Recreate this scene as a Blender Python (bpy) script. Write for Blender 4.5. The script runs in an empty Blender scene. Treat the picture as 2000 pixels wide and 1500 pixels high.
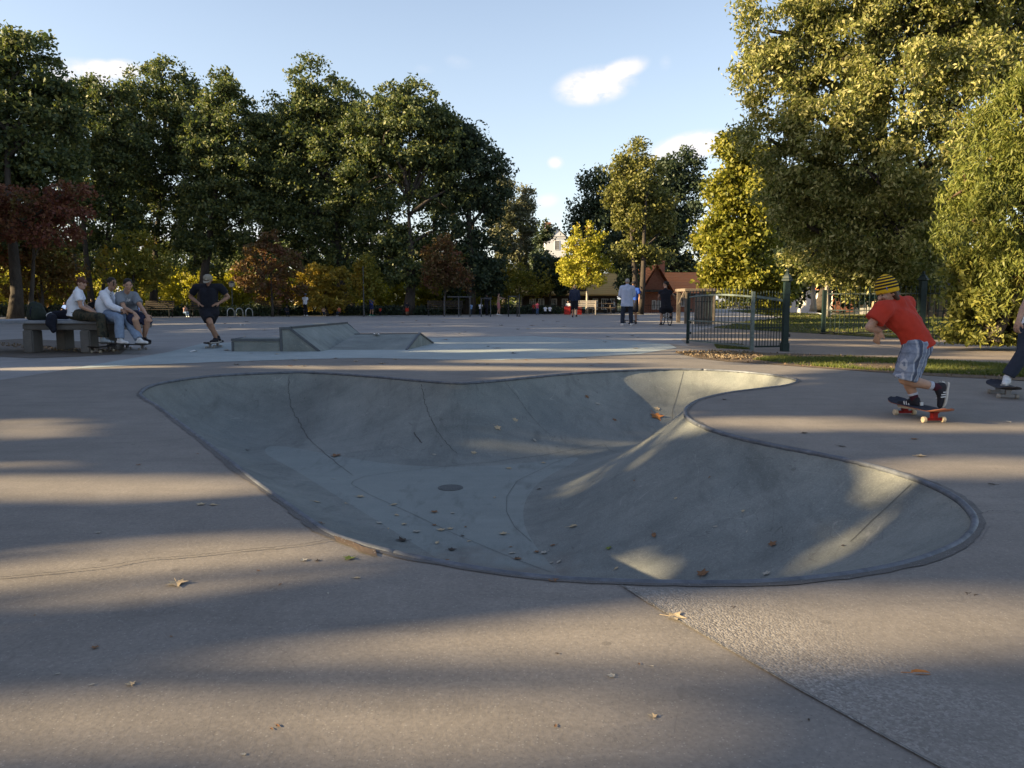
import bpy, bmesh, math, random
import numpy as np
from mathutils import Vector, Matrix, Euler

# ------------------------------------------------------------------ camera, sky, sun, exposure
SC = bpy.context.scene
COL = SC.collection
R = math.radians
CAMH, FPX, PITCH = 1.05, 1500.0, math.atan(166.0 / 1500.0)
SUN_AZ, SUN_EL = R(13.0), R(17.0)          # light travels towards +x and a little away
cd = bpy.data.cameras.new('camera'); cam = bpy.data.objects.new('camera', cd); COL.objects.link(cam)
cam.location = (0, 0, CAMH); cam.rotation_euler = (math.pi / 2 - PITCH, 0, 0)
cd.sensor_width = 36; cd.lens = 27.0; cd.clip_start = 0.05; cd.clip_end = 3000
SC.camera = cam

world = bpy.data.worlds.new("World"); SC.world = world; world.use_nodes = True
SC.view_settings.view_transform = 'Standard'; SC.view_settings.look = 'None'
SC.view_settings.gamma = 1; SC.view_settings.exposure = 1.85
SC.render.engine = 'CYCLES'
SC.cycles.use_denoising = True; SC.cycles.max_bounces = 8; SC.cycles.transparent_max_bounces = 4
SC.cycles.diffuse_bounces = 3; SC.cycles.glossy_bounces = 2; SC.cycles.transmission_bounces = 4
SC.cycles.sample_clamp_indirect = 5

def raydir(px, py):
    x, v = (px - 1000) / FPX, (750 - py) / FPX
    s, c = math.sin(PITCH), math.cos(PITCH)
    return Vector((x, c + v * s, -s + v * c))
def build_world():
    nt = world.node_tree; L = nt.links
    bg = nt.nodes['Background']; bg.inputs[1].default_value = 0.08
    s = nt.nodes.new('ShaderNodeTexSky'); s.sky_type = 'NISHITA'; s.sun_disc = False
    s.sun_elevation = SUN_EL + R(3); s.sun_rotation = math.atan2(-math.cos(SUN_AZ), -math.sin(SUN_AZ))
    s.air_density = 1.0; s.dust_density = 0.6; s.ozone_density = 1.6
    tc = nt.nodes.new('ShaderNodeTexCoord')
    nz = nt.nodes.new('ShaderNodeTexNoise'); nz.inputs['Scale'].default_value = 30; nz.inputs['Detail'].default_value = 7; nz.inputs['Roughness'].default_value = .6
    mp = nt.nodes.new('ShaderNodeMapping'); mp.inputs['Scale'].default_value = (1, 1, 1.8)
    L.new(tc.outputs['Generated'], mp.inputs[0]); L.new(mp.outputs[0], nz.inputs['Vector'])
    def M(op, a, b=None, c=None):
        n = nt.nodes.new('ShaderNodeMath'); n.operation = op
        for i, q in enumerate((a, b, c)):
            if q is None: continue
            if isinstance(q, (int, float)): n.inputs[i].default_value = q
            else: L.new(q, n.inputs[i])
        return n.outputs[0]
    def dot(v):
        n = nt.nodes.new('ShaderNodeVectorMath'); n.operation = 'DOT_PRODUCT'
        L.new(tc.outputs['Generated'], n.inputs[0]); n.inputs[1].default_value = v; return n.outputs['Value']
    tot = None
    # cloud: image place, half width, half height, tilt, density   (all turned into directions on the sky)
    for (px, py, a, b, tilt, k) in ((1160, 168, 70, 32, -8, 1.25), (1205, 142, 55, 20, -20, 1.1), (1345, 288, 74, 26, -12, 1.4), (1385, 272, 30, 16, -10, 1.2), (1085, 318, 16, 12, 0, .9),
                                    (1068, 392, 26, 14, -10, .7), (1400, 455, 90, 16, -8, .8), (150, 150, 60, 26, 0, 1.2), (235, 136, 36, 16, 0, 1.3), (190, 130, 30, 12, 0, 1.0),
                                    (895, 122, 26, 12, 10, .35), (828, 136, 20, 10, 0, .25), (1300, 122, 12, 14, 0, .3), (640, 470, 260, 30, 0, .8), (250, 480, 200, 40, 0, .8), (1340, 420, 60, 14, -10, .5)):
        d = raydir(px, py).normalized()
        rt = (raydir(px + 10, py) - raydir(px - 10, py)); rt = (rt - d * rt.dot(d)).normalized(); up = rt.cross(d).normalized()
        t = R(tilt); e1 = rt * math.cos(t) + -up * math.sin(t); e2 = rt * math.sin(t) + up * math.cos(t)
        w = FPX
        q = M('ADD', M('POWER', M('ABSOLUTE', M('MULTIPLY', dot(tuple(e1)), w / a)), 2.0), M('POWER', M('ABSOLUTE', M('MULTIPLY', dot(tuple(e2)), w / b)), 2.0))
        g = M('MULTIPLY', M('MULTIPLY', M('SUBTRACT', 1.5, q), k), M('GREATER_THAN', dot(tuple(d)), 0.5))
        g = M('MAXIMUM', g, 0.0)
        tot = g if tot is None else M('MAXIMUM', tot, g)
    fac = M('MULTIPLY', tot, M('MAXIMUM', M('MULTIPLY', M('SUBTRACT', nz.outputs['Fac'], 0.26), 3.2), 0.0))
    fac = M('MINIMUM', fac, 1.0); fac = M('MULTIPLY', fac, M('MINIMUM', M('MULTIPLY', tot, .75), 1.0)); fac = M('MULTIPLY', fac, 1.0)
    # pale band towards the horizon
    sx = nt.nodes.new('ShaderNodeSeparateXYZ'); L.new(tc.outputs['Generated'], sx.inputs[0])
    hz = M('MAXIMUM', M('SUBTRACT', 1.0, M('MULTIPLY', M('ABSOLUTE', sx.outputs[2]), 2.0)), 0.0)
    tint = nt.nodes.new('ShaderNodeMix'); tint.data_type = 'RGBA'; tint.blend_type = 'MULTIPLY'; tint.inputs[0].default_value = 1
    L.new(s.outputs[0], tint.inputs[6]); tint.inputs[7].default_value = (1.13, 0.93, 0.84, 1)
    m1 = nt.nodes.new('ShaderNodeMix'); m1.data_type = 'RGBA'; L.new(M('MULTIPLY', hz, .55), m1.inputs[0]); L.new(tint.outputs[2], m1.inputs[6]); m1.inputs[7].default_value = (2.6, 3.25, 3.9, 1)
    m2 = nt.nodes.new('ShaderNodeMix'); m2.data_type = 'RGBA'; L.new(fac, m2.inputs[0]); L.new(m1.outputs[2], m2.inputs[6]); m2.inputs[7].default_value = (3.7, 3.6, 3.7, 1)
    L.new(m2.outputs[2], bg.inputs[0])
build_world()
sl = bpy.data.lights.new('sun', 'SUN'); sun = bpy.data.objects.new('sun', sl); COL.objects.link(sun)
sl.energy = 5.0; sl.angle = R(0.6); sl.color = (1.0, 0.77, 0.45)
LDIR = Vector((math.cos(SUN_AZ) * math.cos(SUN_EL), math.sin(SUN_AZ) * math.cos(SUN_EL), -math.sin(SUN_EL)))
sun.rotation_euler = LDIR.to_track_quat('-Z', 'Y').to_euler(); sun.location = (-60, -10, 40)

# ------------------------------------------------------------------ measuring helpers (photo pixel -> place in metres)
def G(px, py, z=0.0):
    d = raydir(px, py); t = (z - CAMH) / d.z; return Vector((d.x * t, d.y * t, z))
def P(px, py, Y):
    d = raydir(px, py); t = Y / d.y; return Vector((d.x * t, Y, CAMH + d.z * t))

# ------------------------------------------------------------------ object helpers
def link(o, parent=None):
    COL.objects.link(o)
    if parent: o.parent = parent
    return o
def tag(o, label=None, cat=None, group=None, kind=None):
    if label: o['label'] = label
    if cat: o['category'] = cat
    if group: o['group'] = group
    if kind: o['kind'] = kind
    return o
def thing(name, label, cat, loc=(0, 0, 0), group=None, rz=0):
    o = bpy.data.objects.new(name, None); o.empty_display_size = .2; o.location = loc; o.rotation_euler = (0, 0, rz)
    link(o); return tag(o, label, cat, group)
def mesh_np(name, v, f, mats, parent=None, smooth=False, mi=None):
    """v (N,3), f (M,k) all faces the same size"""
    v = np.asarray(v, dtype=np.float32); f = np.asarray(f, dtype=np.int32)
    me = bpy.data.meshes.new(name); me.vertices.add(len(v)); me.vertices.foreach_set('co', v.ravel())
    k = f.shape[1]; me.loops.add(f.size); me.loops.foreach_set('vertex_index', f.ravel())
    me.polygons.add(len(f)); me.polygons.foreach_set('loop_start', np.arange(0, f.size, k, dtype=np.int32))
    if smooth: me.polygons.foreach_set('use_smooth', np.ones(len(f), bool))
    for m in (mats if isinstance(mats, (list, tuple)) else [mats]): me.materials.append(m)
    if mi is not None: me.polygons.foreach_set('material_index', np.asarray(mi, dtype=np.int32))
    me.update(calc_edges=True); me.validate()
    return link(bpy.data.objects.new(name, me), parent)
def frame_of(d):
    d = Vector(d).normalized(); a = Vector((0, 0, 1)) if abs(d.z) < .93 else Vector((1, 0, 0))
    u = d.cross(a).normalized(); return u, u.cross(d).normalized(), d
class MB:
    """collects boxes, bars, tubes; builds ONE mesh object; everything in world metres minus origin"""
    def __init__(s, origin=(0, 0, 0)): s.v = []; s.f = []; s.mi = []; s.o = Vector(origin); s.m = 0
    def add(s, vs, fs):
        b = len(s.v); s.v += [tuple(Vector(p) - s.o) for p in vs]; s.f += [tuple(i + b for i in f) for f in fs]; s.mi += [s.m] * len(fs); return s
    def box(s, c, size, rz=0, ax=None):
        c = Vector(c); x, y, z = [q / 2 for q in size]; m = ax if ax is not None else Matrix.Rotation(rz, 3, 'Z')
        vs = [c + m @ Vector((i * x, j * y, k * z)) for i in (-1, 1) for j in (-1, 1) for k in (-1, 1)]
        return s.add(vs, [(0, 1, 3, 2), (4, 6, 7, 5), (0, 4, 5, 1), (2, 3, 7, 6), (0, 2, 6, 4), (1, 5, 7, 3)])
    def bar(s, p, q, w, h=None, up=(0, 0, 1)):
        p, q = Vector(p), Vector(q); d = (q - p); L = d.length; d.normalize(); h = h or w
        u = d.cross(Vector(up)); u = u.normalized() if u.length > 1e-4 else Vector((1, 0, 0)); n = u.cross(d).normalized()
        return s.box((p + q) / 2, (w, L, h), ax=Matrix((u, d, n)).transposed())
    def tube(s, pts, rad, n=8, cap=True, closed=False):
        pts = [Vector(p) for p in pts]; N = len(pts); rad = rad if isinstance(rad, (list, tuple)) else [rad] * N
        vs = []; prev = None
        for i, p in enumerate(pts):
            if closed: d = pts[(i + 1) % N] - pts[i - 1]
            else: d = pts[min(i + 1, N - 1)] - pts[max(i - 1, 0)]
            if prev is None: u, w, d = frame_of(d)
            else:
                d.normalize(); u = prev - d * prev.dot(d); u.normalize(); w = u.cross(d)
            prev = u
            for k in range(n):
                a = 2 * math.pi * k / n; vs.append(p + (u * math.cos(a) + w * math.sin(a)) * rad[i])
        fs = []
        for i in range(N if closed else N - 1):
            j = (i + 1) % N
            for k in range(n): fs.append((i * n + k, i * n + (k + 1) % n, j * n + (k + 1) % n, j * n + k))
        if cap and not closed: fs.append(tuple(range(n))[::-1]); fs.append(tuple((N - 1) * n + k for k in range(n)))
        return s.add(vs, fs)
    def lathe(s, c, prof, n=16, axis=(0, 0, 1), mis=None):
        c = Vector(c); u, w, d = frame_of(axis); vs = []
        for (r, h) in prof:
            for k in range(n):
                a = 2 * math.pi * k / n; vs.append(c + d * h + (u * math.cos(a) + w * math.sin(a)) * r)
        N = len(prof); m0 = s.m
        for i in range(N - 1):
            if i == 0: b = len(s.v); s.v += [tuple(Vector(p) - s.o) for p in vs]
            for k in range(n):
                s.f.append((b + i * n + k, b + i * n + (k + 1) % n, b + (i + 1) * n + (k + 1) % n, b + (i + 1) * n + k)); s.mi.append(mis[i] if mis else m0)
        s.f.append(tuple(b + k for k in range(n))[::-1]); s.mi.append(m0)
        s.f.append(tuple(b + (N - 1) * n + k for k in range(n))); s.mi.append(m0)
        return s
    def prism(s, poly, z0, z1):
        n = len(poly); vs = [(p[0], p[1], z0) for p in poly] + [(p[0], p[1], z1) for p in poly]
        return s.add(vs, [tuple(range(n))[::-1], tuple(range(n, 2 * n))] + [(i, (i + 1) % n, n + (i + 1) % n, n + i) for i in range(n)])
    def build(s, name, mat, parent=None, smooth=False, bevel=0, seg=2):
        me = bpy.data.meshes.new(name); me.from_pydata(s.v, [], s.f)
        for m in (mat if isinstance(mat, (list, tuple)) else [mat]): me.materials.append(m)
        me.polygons.foreach_set('material_index', s.mi)
        bm = bmesh.new(); bm.from_mesh(me); bmesh.ops.recalc_face_normals(bm, faces=bm.faces)
        if bevel: bmesh.ops.bevel(bm, geom=[e for e in bm.edges if len(e.link_faces) == 2 and e.calc_face_angle(0) > .5], offset=bevel, segments=seg, affect='EDGES', clamp_overlap=True)
        bm.to_mesh(me); bm.free()
        if smooth: me.polygons.foreach_set('use_smooth', [True] * len(me.polygons))
        return link(bpy.data.objects.new(name, me), parent)
def kids(o): return [c for c in COL.objects if c.parent == o]
def copy_tree(o, loc=None, rz=None, label=None, parent=None, swap=None):
    c = o.copy(); COL.objects.link(c)
    if parent: c.parent = parent
    if loc is not None: c.location = loc
    if rz is not None: c.rotation_euler = (0, 0, rz)
    if label: c['label'] = label
    for ch in kids(o): copy_tree(ch, parent=c)
    return c
def sheet(name, poly, z, mat, parent=None):
    """flat ground sheet; poly is a list of (x, y) in metres"""
    bm = bmesh.new(); vs = [bm.verts.new((p[0], p[1], z)) for p in poly]
    es = [bm.edges.new((vs[i], vs[(i + 1) % len(vs)])) for i in range(len(vs))]
    bmesh.ops.triangle_fill(bm, edges=es, use_beauty=True, normal=(0, 0, 1))
    bmesh.ops.recalc_face_normals(bm, faces=bm.faces)
    for f in bm.faces:
        if f.normal.z < 0: f.normal_flip()
    me = bpy.data.meshes.new(name); bm.to_mesh(me); bm.free(); me.materials.append(mat)
    return link(bpy.data.objects.new(name, me), parent)

# ------------------------------------------------------------------ materials
class NT:
    def __init__(s, name):
        s.m = bpy.data.materials.new(name); s.m.use_nodes = True; s.t = s.m.node_tree; s.b = s.t.nodes['Principled BSDF']; s.out = s.t.nodes['Material Output']
        s.pos = s.t.nodes.new('ShaderNodeNewGeometry').outputs['Position']; s.tc = None
    def obj(s):
        s.tc = s.tc or s.t.nodes.new('ShaderNodeTexCoord'); return s.tc.outputs['Object']
    def put(s, a, sock):
        if a is None: return
        if hasattr(a, 'is_output'): s.t.links.new(a, sock)
        elif isinstance(a, (tuple, list)): sock.default_value = tuple(a) + (1,) * (4 - len(a)) if len(sock.default_value) == 4 else a
        else: sock.default_value = a
    def noise(s, scale, detail=4, rough=.55, vec=None, st=None, dist=0):
        n = s.t.nodes.new('ShaderNodeTexNoise'); n.inputs['Scale'].default_value = scale; n.inputs['Detail'].default_value = detail; n.inputs['Roughness'].default_value = rough; n.inputs['Distortion'].default_value = dist
        v = vec if vec is not None else s.pos
        if st:
            m = s.t.nodes.new('ShaderNodeMapping'); m.inputs['Scale'].default_value = st; s.t.links.new(v, m.inputs[0]); v = m.outputs[0]
        s.t.links.new(v, n.inputs['Vector']); return n.outputs['Fac']
    def voro(s, scale, out='Distance', vec=None, rnd=1):
        n = s.t.nodes.new('ShaderNodeTexVoronoi'); n.inputs['Scale'].default_value = scale; n.inputs['Randomness'].default_value = rnd
        s.t.links.new(vec if vec is not None else s.pos, n.inputs['Vector']); return n.outputs[out]
    def ramp(s, f, stops, interp='LINEAR'):
        n = s.t.nodes.new('ShaderNodeValToRGB'); n.color_ramp.interpolation = interp; s.t.links.new(f, n.inputs[0]); e = n.color_ramp.elements
        while len(e) < len(stops): e.new(.5)
        for q, (p, c) in zip(e, stops): q.position = p; q.color = tuple(c) + (1,) if len(c) == 3 else c
        return n.outputs[0]
    def math(s, op, a, b=0.0, c=None):
        n = s.t.nodes.new('ShaderNodeMath'); n.operation = op; s.put(a, n.inputs[0]); s.put(b, n.inputs[1]); s.put(c, n.inputs[2]); return n.outputs[0]
    def mix(s, f, a, b, mode='MIX'):
        n = s.t.nodes.new('ShaderNodeMix'); n.data_type = 'RGBA'; n.blend_type = mode; s.put(f, n.inputs[0]); s.put(a, n.inputs[6]); s.put(b, n.inputs[7]); return n.outputs[2]
    def bump(s, h, strength=.3, dist=.01):
        n = s.t.nodes.new('ShaderNodeBump'); n.inputs['Strength'].default_value = strength; n.inputs['Distance'].default_value = dist; s.t.links.new(h, n.inputs['Height']); s.t.links.new(n.outputs[0], s.b.inputs['Normal'])
    def base(s, c): s.put(c, s.b.inputs['Base Color']); return s
    def pr(s, rough=.8, metal=0, spec=.3):
        s.put(rough, s.b.inputs['Roughness']); s.b.inputs['Metallic'].default_value = metal; s.b.inputs['Specular IOR Level'].default_value = spec; return s
_mc = {}
def flat(name, c, rough=.8, metal=0, var=.18, scale=14, spec=.3, bump=.15):
    """cloth, wood, paint: small uneven colour and a little bump"""
    if name in _mc: return _mc[name]
    n = NT(name); f = n.noise(scale, 4, .6, n.obj())
    n.base(n.ramp(f, [(.25, [q * (1 - var) for q in c]), (.75, [min(1, q * (1 + var)) for q in c])])).pr(rough, metal, spec)
    if bump: n.bump(n.noise(scale * 5, 3, .5, n.obj()), bump, .004)
    _mc[name] = n.m; return n.m
def concrete(name, c1, c2, speck=.5, stain=.5, agg=0.0, scale=1.0, dirt=(.05, .045, .04), rough=.82, rz=0, scuff=0.5, hook=None):
    n = NT(name)
    big = n.noise(.55 * scale, 6, .6, dist=.3); mid = n.noise(3.1 * scale, 6, .65); fine = n.noise(70, 4, .7); streak = n.noise(2.2, 5, .6, st=(.35, 3.0, 1))
    col = n.ramp(n.math('ADD', n.math('MULTIPLY', big, .55), n.math('MULTIPLY', mid, .45)), [(.34, c1), (.66, c2)])
    col = n.mix(n.math('MULTIPLY', n.math('MAXIMUM', n.math('SUBTRACT', streak, .5), 0.0), stain * 1.4), col, [q * .62 for q in c1])
    col = n.mix(.55, col, n.ramp(fine, [(.3, (.35, .35, .35)), (.7, (.65, .65, .65))]), 'OVERLAY')
    if scuff:
        s1 = n.noise(1.1, 2, .5, dist=1.6); s2 = n.noise(1.7, 2, .5, dist=1.2, st=(1.3, .7, 1)); mk = n.ramp(n.noise(.9, 4, .7), [(.45, (0, 0, 0)), (.62, (1, 1, 1))])
        l1 = n.math('LESS_THAN', n.math('ABSOLUTE', n.math('SUBTRACT', s1, .52)), .0035); l2 = n.math('LESS_THAN', n.math('ABSOLUTE', n.math('SUBTRACT', s2, .47)), .0028)
        br_ = n.ramp(n.noise(14, 4, .7), [(.42, (0, 0, 0)), (.6, (1, 1, 1))])
        col = n.mix(n.math('MULTIPLY', n.math('MULTIPLY', n.math('MULTIPLY', l1, mk), br_), .45 * scuff), col, (.42, .40, .36)); col = n.mix(n.math('MULTIPLY', n.math('MULTIPLY', l2, br_), .40 * scuff), col, (.06, .058, .055))
        wsh = n.ramp(n.noise(.8, 6, .72, dist=.8), [(.36, (.36, .36, .36)), (.5, (.5, .5, .5)), (.66, (.60, .60, .60))]); col = n.mix(.6 * scuff, col, wsh, 'OVERLAY')
    if hook: col = hook(n, col)
    # dark blotches (gum, tyre and damp marks) and pale grit
    spot = n.math('LESS_THAN', n.voro(2.6), .045); col = n.mix(n.math('MULTIPLY', spot, .35 * stain), col, dirt)
    blot = n.ramp(n.noise(1.3, 5, .7, dist=.6), [(.62, (0, 0, 0)), (.74, (1, 1, 1))]); col = n.mix(n.math('MULTIPLY', blot, .28 * stain), col, [q * .55 for q in c1])
    gr = n.voro(115, 'Distance'); gc = n.voro(115, 'Color')
    sp = n.t.nodes.new('ShaderNodeSeparateXYZ'); n.t.links.new(gc, sp.inputs[0])
    grit = n.math('MULTIPLY', n.math('LESS_THAN', gr, .30), n.math('GREATER_THAN', sp.outputs[0], .86)); col = n.mix(n.math('MULTIPLY', grit, speck * .7), col, (.46, .44, .40))
    grit2 = n.math('MULTIPLY', n.math('LESS_THAN', gr, .24), n.math('LESS_THAN', sp.outputs[0], .10)); col = n.mix(n.math('MULTIPLY', grit2, speck), col, (.06, .06, .06))
    h = n.math('ADD', fine, n.math('MULTIPLY', mid, .6))
    if agg:
        v = n.voro(140, 'Distance'); vc = n.voro(140, 'Color'); s2 = n.t.nodes.new('ShaderNodeSeparateXYZ'); n.t.links.new(vc, s2.inputs[0])
        a_, b_ = G(1207, 1143), G(1960, 1572); dl = (b_ - a_).normalized(); nl = Vector((-dl.y, dl.x, 0)); nl = nl if nl.dot(G(1900, 1200) - a_) > 0 else -nl
        dt = n.t.nodes.new('ShaderNodeVectorMath'); dt.operation = 'DOT_PRODUCT'; n.t.links.new(n.pos, dt.inputs[0]); dt.inputs[1].default_value = nl
        dd = n.math('ADD', n.math('SUBTRACT', dt.outputs['Value'], nl.dot(a_)), n.math('MULTIPLY', n.math('SUBTRACT', n.noise(1.4, 4, .6), .5), .7))
        am = n.math('MULTIPLY', n.math('MULTIPLY', n.ramp(n.noise(2.3, 4, .6), [(.30, (.15, .15, .15)), (.6, (.65, .65, .65))]), agg), n.ramp(dd, [(.08, (1, 1, 1)), (.62, (.0, .0, .0))]))
        peb = n.ramp(s2.outputs[0], [(0, (.13, .115, .10)), (.35, (.23, .21, .19)), (.7, (.33, .31, .28)), (1, (.52, .49, .45))])
        col = n.mix(n.math('MULTIPLY', am, .8), col, peb); h = n.math('SUBTRACT', h, n.math('MULTIPLY', n.math('MULTIPLY', v, 3.0), am))
    n.base(col).pr(rough, 0, .35); n.bump(h, .35 if not agg else .38, .004)
    return n.m
def leafmat(name, cols, trans=.38, rough=.55, patch=None):
    """cols: three leaf colours spread over single leaves; patch: (colour, noise scale, threshold) for autumn patches"""
    n = NT(name); g = n.t.nodes.new('ShaderNodeNewGeometry')
    c = n.ramp(g.outputs['Random Per Island'], [(0, cols[0]), (.5, cols[1]), (1, cols[2])])
    big = n.noise(.35, 3, .6); c = n.mix(.35, c, n.ramp(big, [(.3, (.38, .38, .38)), (.7, (.62, .62, .62))]), 'OVERLAY')
    if patch: c = n.mix(n.ramp(n.noise(patch[1], 4, .7), [(patch[2], (0, 0, 0)), (patch[2] + .12, (1, 1, 1))]), c, patch[0])
    n.base(c).pr(rough, 0, .35)
    t = n.t.nodes.new('ShaderNodeBsdfTranslucent'); n.t.links.new(n.mix(.6, c, (.9, 1, .3), 'MULTIPLY'), t.inputs[0])
    mx = n.t.nodes.new('ShaderNodeMixShader'); mx.inputs[0].default_value = trans
    n.t.links.new(n.b.outputs[0], mx.inputs[1]); n.t.links.new(t.outputs[0], mx.inputs[2]); n.t.links.new(mx.outputs[0], n.out.inputs[0])
    return n.m
def barkmat(name, c1, c2, sc=6):
    n = NT(name); f = n.noise(sc, 6, .7, st=(1, 1, .25)); n.base(n.ramp(f, [(.3, c1), (.7, c2)])).pr(.9); n.bump(n.noise(sc * 4, 5, .7, st=(1, 1, .2)), .7, .03); return n.m
# ------------------------------------------------------------------ ground, bowl
rng = np.random.default_rng(7); random.seed(7)
M_PLAZA = concrete('plaza_asphalt', (.245, .233, .226), (.335, .318, .300), speck=.4, stain=.6)
M_DECK = concrete('deck_concrete', (.172, .155, .138), (.242, .217, .190), speck=.42, stain=.9)
M_SLAB = concrete('slab_concrete', (.275, .320, .318), (.370, .410, .405), speck=.3, stain=.4)
def bowl_hook(n, col):
    sx = n.t.nodes.new('ShaderNodeSeparateXYZ'); n.t.links.new(n.pos, sx.inputs[0])
    col = n.mix(n.ramp(sx.outputs[2], [(0, (0, 0, 0)), (1, (0, 0, 0))]) if 0 else n.math('MULTIPLY', n.math('LESS_THAN', sx.outputs[2], -.785), .45), col, (.265, .30, .285))
    c = B_DIRT; vm = n.t.nodes.new('ShaderNodeVectorMath'); vm.operation = 'DISTANCE'; n.t.links.new(n.pos, vm.inputs[0]); vm.inputs[1].default_value = c
    d = n.math('ADD', vm.outputs['Value'], n.math('MULTIPLY', n.math('SUBTRACT', n.noise(1.6, 5, .7), .5), 1.6)); col = n.mix(n.ramp(d, [(.5, (.75, .75, .75)), (1.5, (0, 0, 0))]), col, (.155, .122, .098))
    sk = n.noise(3.5, 4, .7, st=(1.2, .35, .2)); return n.mix(n.ramp(sk, [(.55, (0, 0, 0)), (.72, (.5, .5, .5))]), col, (.095, .10, .092))
B_DIRT = (-.35, 4.6, -.5)
M_BOWL = concrete('bowl_concrete', (.158, .172, .162), (.238, .242, .218), speck=.5, stain=1.0, scuff=1.0, hook=bowl_hook)
M_AGG = concrete('aggregate_concrete', (.172, .155, .138), (.242, .217, .190), speck=.42, stain=.9, agg=1.0)
M_PATH = concrete('path_asphalt', (.20, .165, .135), (.27, .225, .185), speck=.5, stain=.5)
M_JOINT = flat('joint_dark', (.11, .115, .107), .9)
M_CRACK = flat('crack_dark', (.070, .067, .062), .95)

BPX = [(275,768),(300,752),(370,739),(450,731.5),(530,728.5),(600,727),(700,733),(800,741.5),(860,746.5),(905,748),(960,744.5),(1050,735.5),(1150,727),(1250,722.5),(1330,721),(1420,724),(1500,731),(1545,738.5),(1558,745),(1535,753),(1480,760),(1420,768),(1370,780),(1345,793),(1338,806),(1348,820),(1385,838),(1450,857),(1530,874),(1610,889),(1700,909),(1790,936),(1860,968),(1895,998),(1905,1024),(1880,1056),(1820,1085),(1740,1108),(1640,1125),(1520,1137),(1400,1141),(1250,1139),(1100,1133),(1000,1123),(900,1107),(800,1088),(720,1068),(660,1050),(620,1028),(560,985),(500,942),(450,902),(400,863),(350,825),(310,795),(285,780)]
bp = np.array([G(*q)[:2] for q in BPX])
def catmull(p, per=12):
    n = len(p); out = []
    for i in range(n):
        a, b, c, d = p[i - 1], p[i], p[(i + 1) % n], p[(i + 2) % n]
        for k in range(per):
            t = k / per; out.append(.5 * ((2 * b) + (-a + c) * t + (2 * a - 5 * b + 4 * c - d) * t * t + (-a + 3 * b - 3 * c + d) * t ** 3))
    return np.array(out)
def resample(c, step, closed=True):
    q = np.vstack([c, c[:1]]) if closed else c
    s = np.r_[0, np.cumsum(np.linalg.norm(np.diff(q, axis=0), axis=1))]; n = int(s[-1] / step)
    t = np.linspace(0, s[-1], n + (0 if closed else 1), endpoint=not closed)
    return np.stack([np.interp(t, s, q[:, k]) for k in range(q.shape[1])], 1)
RIM = resample(catmull(bp, 12), .05)
for _ in range(3): RIM = (np.roll(RIM, 1, 0) + 2 * RIM + np.roll(RIM, -1, 0)) / 4
def inside(pts, poly):
    x, y = pts[:, 0], pts[:, 1]; r = np.zeros(len(pts), bool); n = len(poly)
    for i in range(n):
        x1, y1 = poly[i]; x2, y2 = poly[(i + 1) % n]
        c = ((y1 > y) != (y2 > y)) & (x < (x2 - x1) * (y - y1) / ((y2 - y1) if y2 != y1 else 1e-9) + x1); r ^= c
    return r
GS = .05
gx0, gy0 = RIM.min(0) - .15; nx = int((RIM[:, 0].max() + .15 - gx0) / GS) + 2; ny = int((RIM[:, 1].max() + .15 - gy0) / GS) + 2
GX, GY = np.meshgrid(gx0 + np.arange(nx) * GS, gy0 + np.arange(ny) * GS, indexing='ij')
gp = np.stack([GX.ravel(), GY.ravel()], 1); ins = inside(gp, RIM)
dist = np.empty(len(gp)); near = np.empty(len(gp), int)
for i in range(0, len(gp), 4000):
    d = np.linalg.norm(gp[i:i + 4000, None] - RIM[None], axis=2); near[i:i + 4000] = d.argmin(1); dist[i:i + 4000] = d.min(1)
DEPTH = .80
def profile(d, x, y):
    T = 1.50 + .75 * np.clip((x + .2) / 1.5, 0, 1) * np.clip((8.2 - y) / 2.0, 0, 1) + .2 * np.clip((x - 0) / 2, 0, 1)
    Rr = (T * T + DEPTH ** 2) / (2 * DEPTH); s = np.clip(T - d, 0, T)
    return -(DEPTH - (Rr - np.sqrt(Rr * Rr - s * s)))
H = np.where(ins, profile(dist, gp[:, 0], gp[:, 1]), 0).reshape(nx, ny); I2 = ins.reshape(nx, ny)
w = np.clip(dist.reshape(nx, ny) / .35, 0, 1) * I2
for _ in range(14):
    A = (np.roll(H, 1, 0) + np.roll(H, -1, 0) + np.roll(H, 1, 1) + np.roll(H, -1, 1)) / 4; H = H * (1 - w) + A * w
def bz(x, y):
    i = (x - gx0) / GS; j = (y - gy0) / GS
    if i < 0 or j < 0 or i >= nx - 1 or j >= ny - 1: return 0.0
    a, b = int(i), int(j); i -= a; j -= b
    return float((H[a, b] * (1 - i) + H[a + 1, b] * i) * (1 - j) + (H[a, b + 1] * (1 - i) + H[a + 1, b + 1] * i) * j)
def B(px, py):
    """photo pixel -> point on the bowl surface or the ground"""
    d = raydir(px, py); t0 = (.02 - CAMH) / d.z; 
    for k in range(900):
        t = t0 + k * .006 / abs(d.z) * .35
        x, y, z = d.x * t, d.y * t, CAMH + d.z * t
        if z <= bz(x, y): return Vector((x, y, z))
        if z < -1.5: break
    return G(px, py)
def bnorm(x, y, e=.06):
    return Vector((-(bz(x + e, y) - bz(x - e, y)) / (2 * e), -(bz(x, y + e) - bz(x, y - e)) / (2 * e), 1)).normalized()

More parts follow.
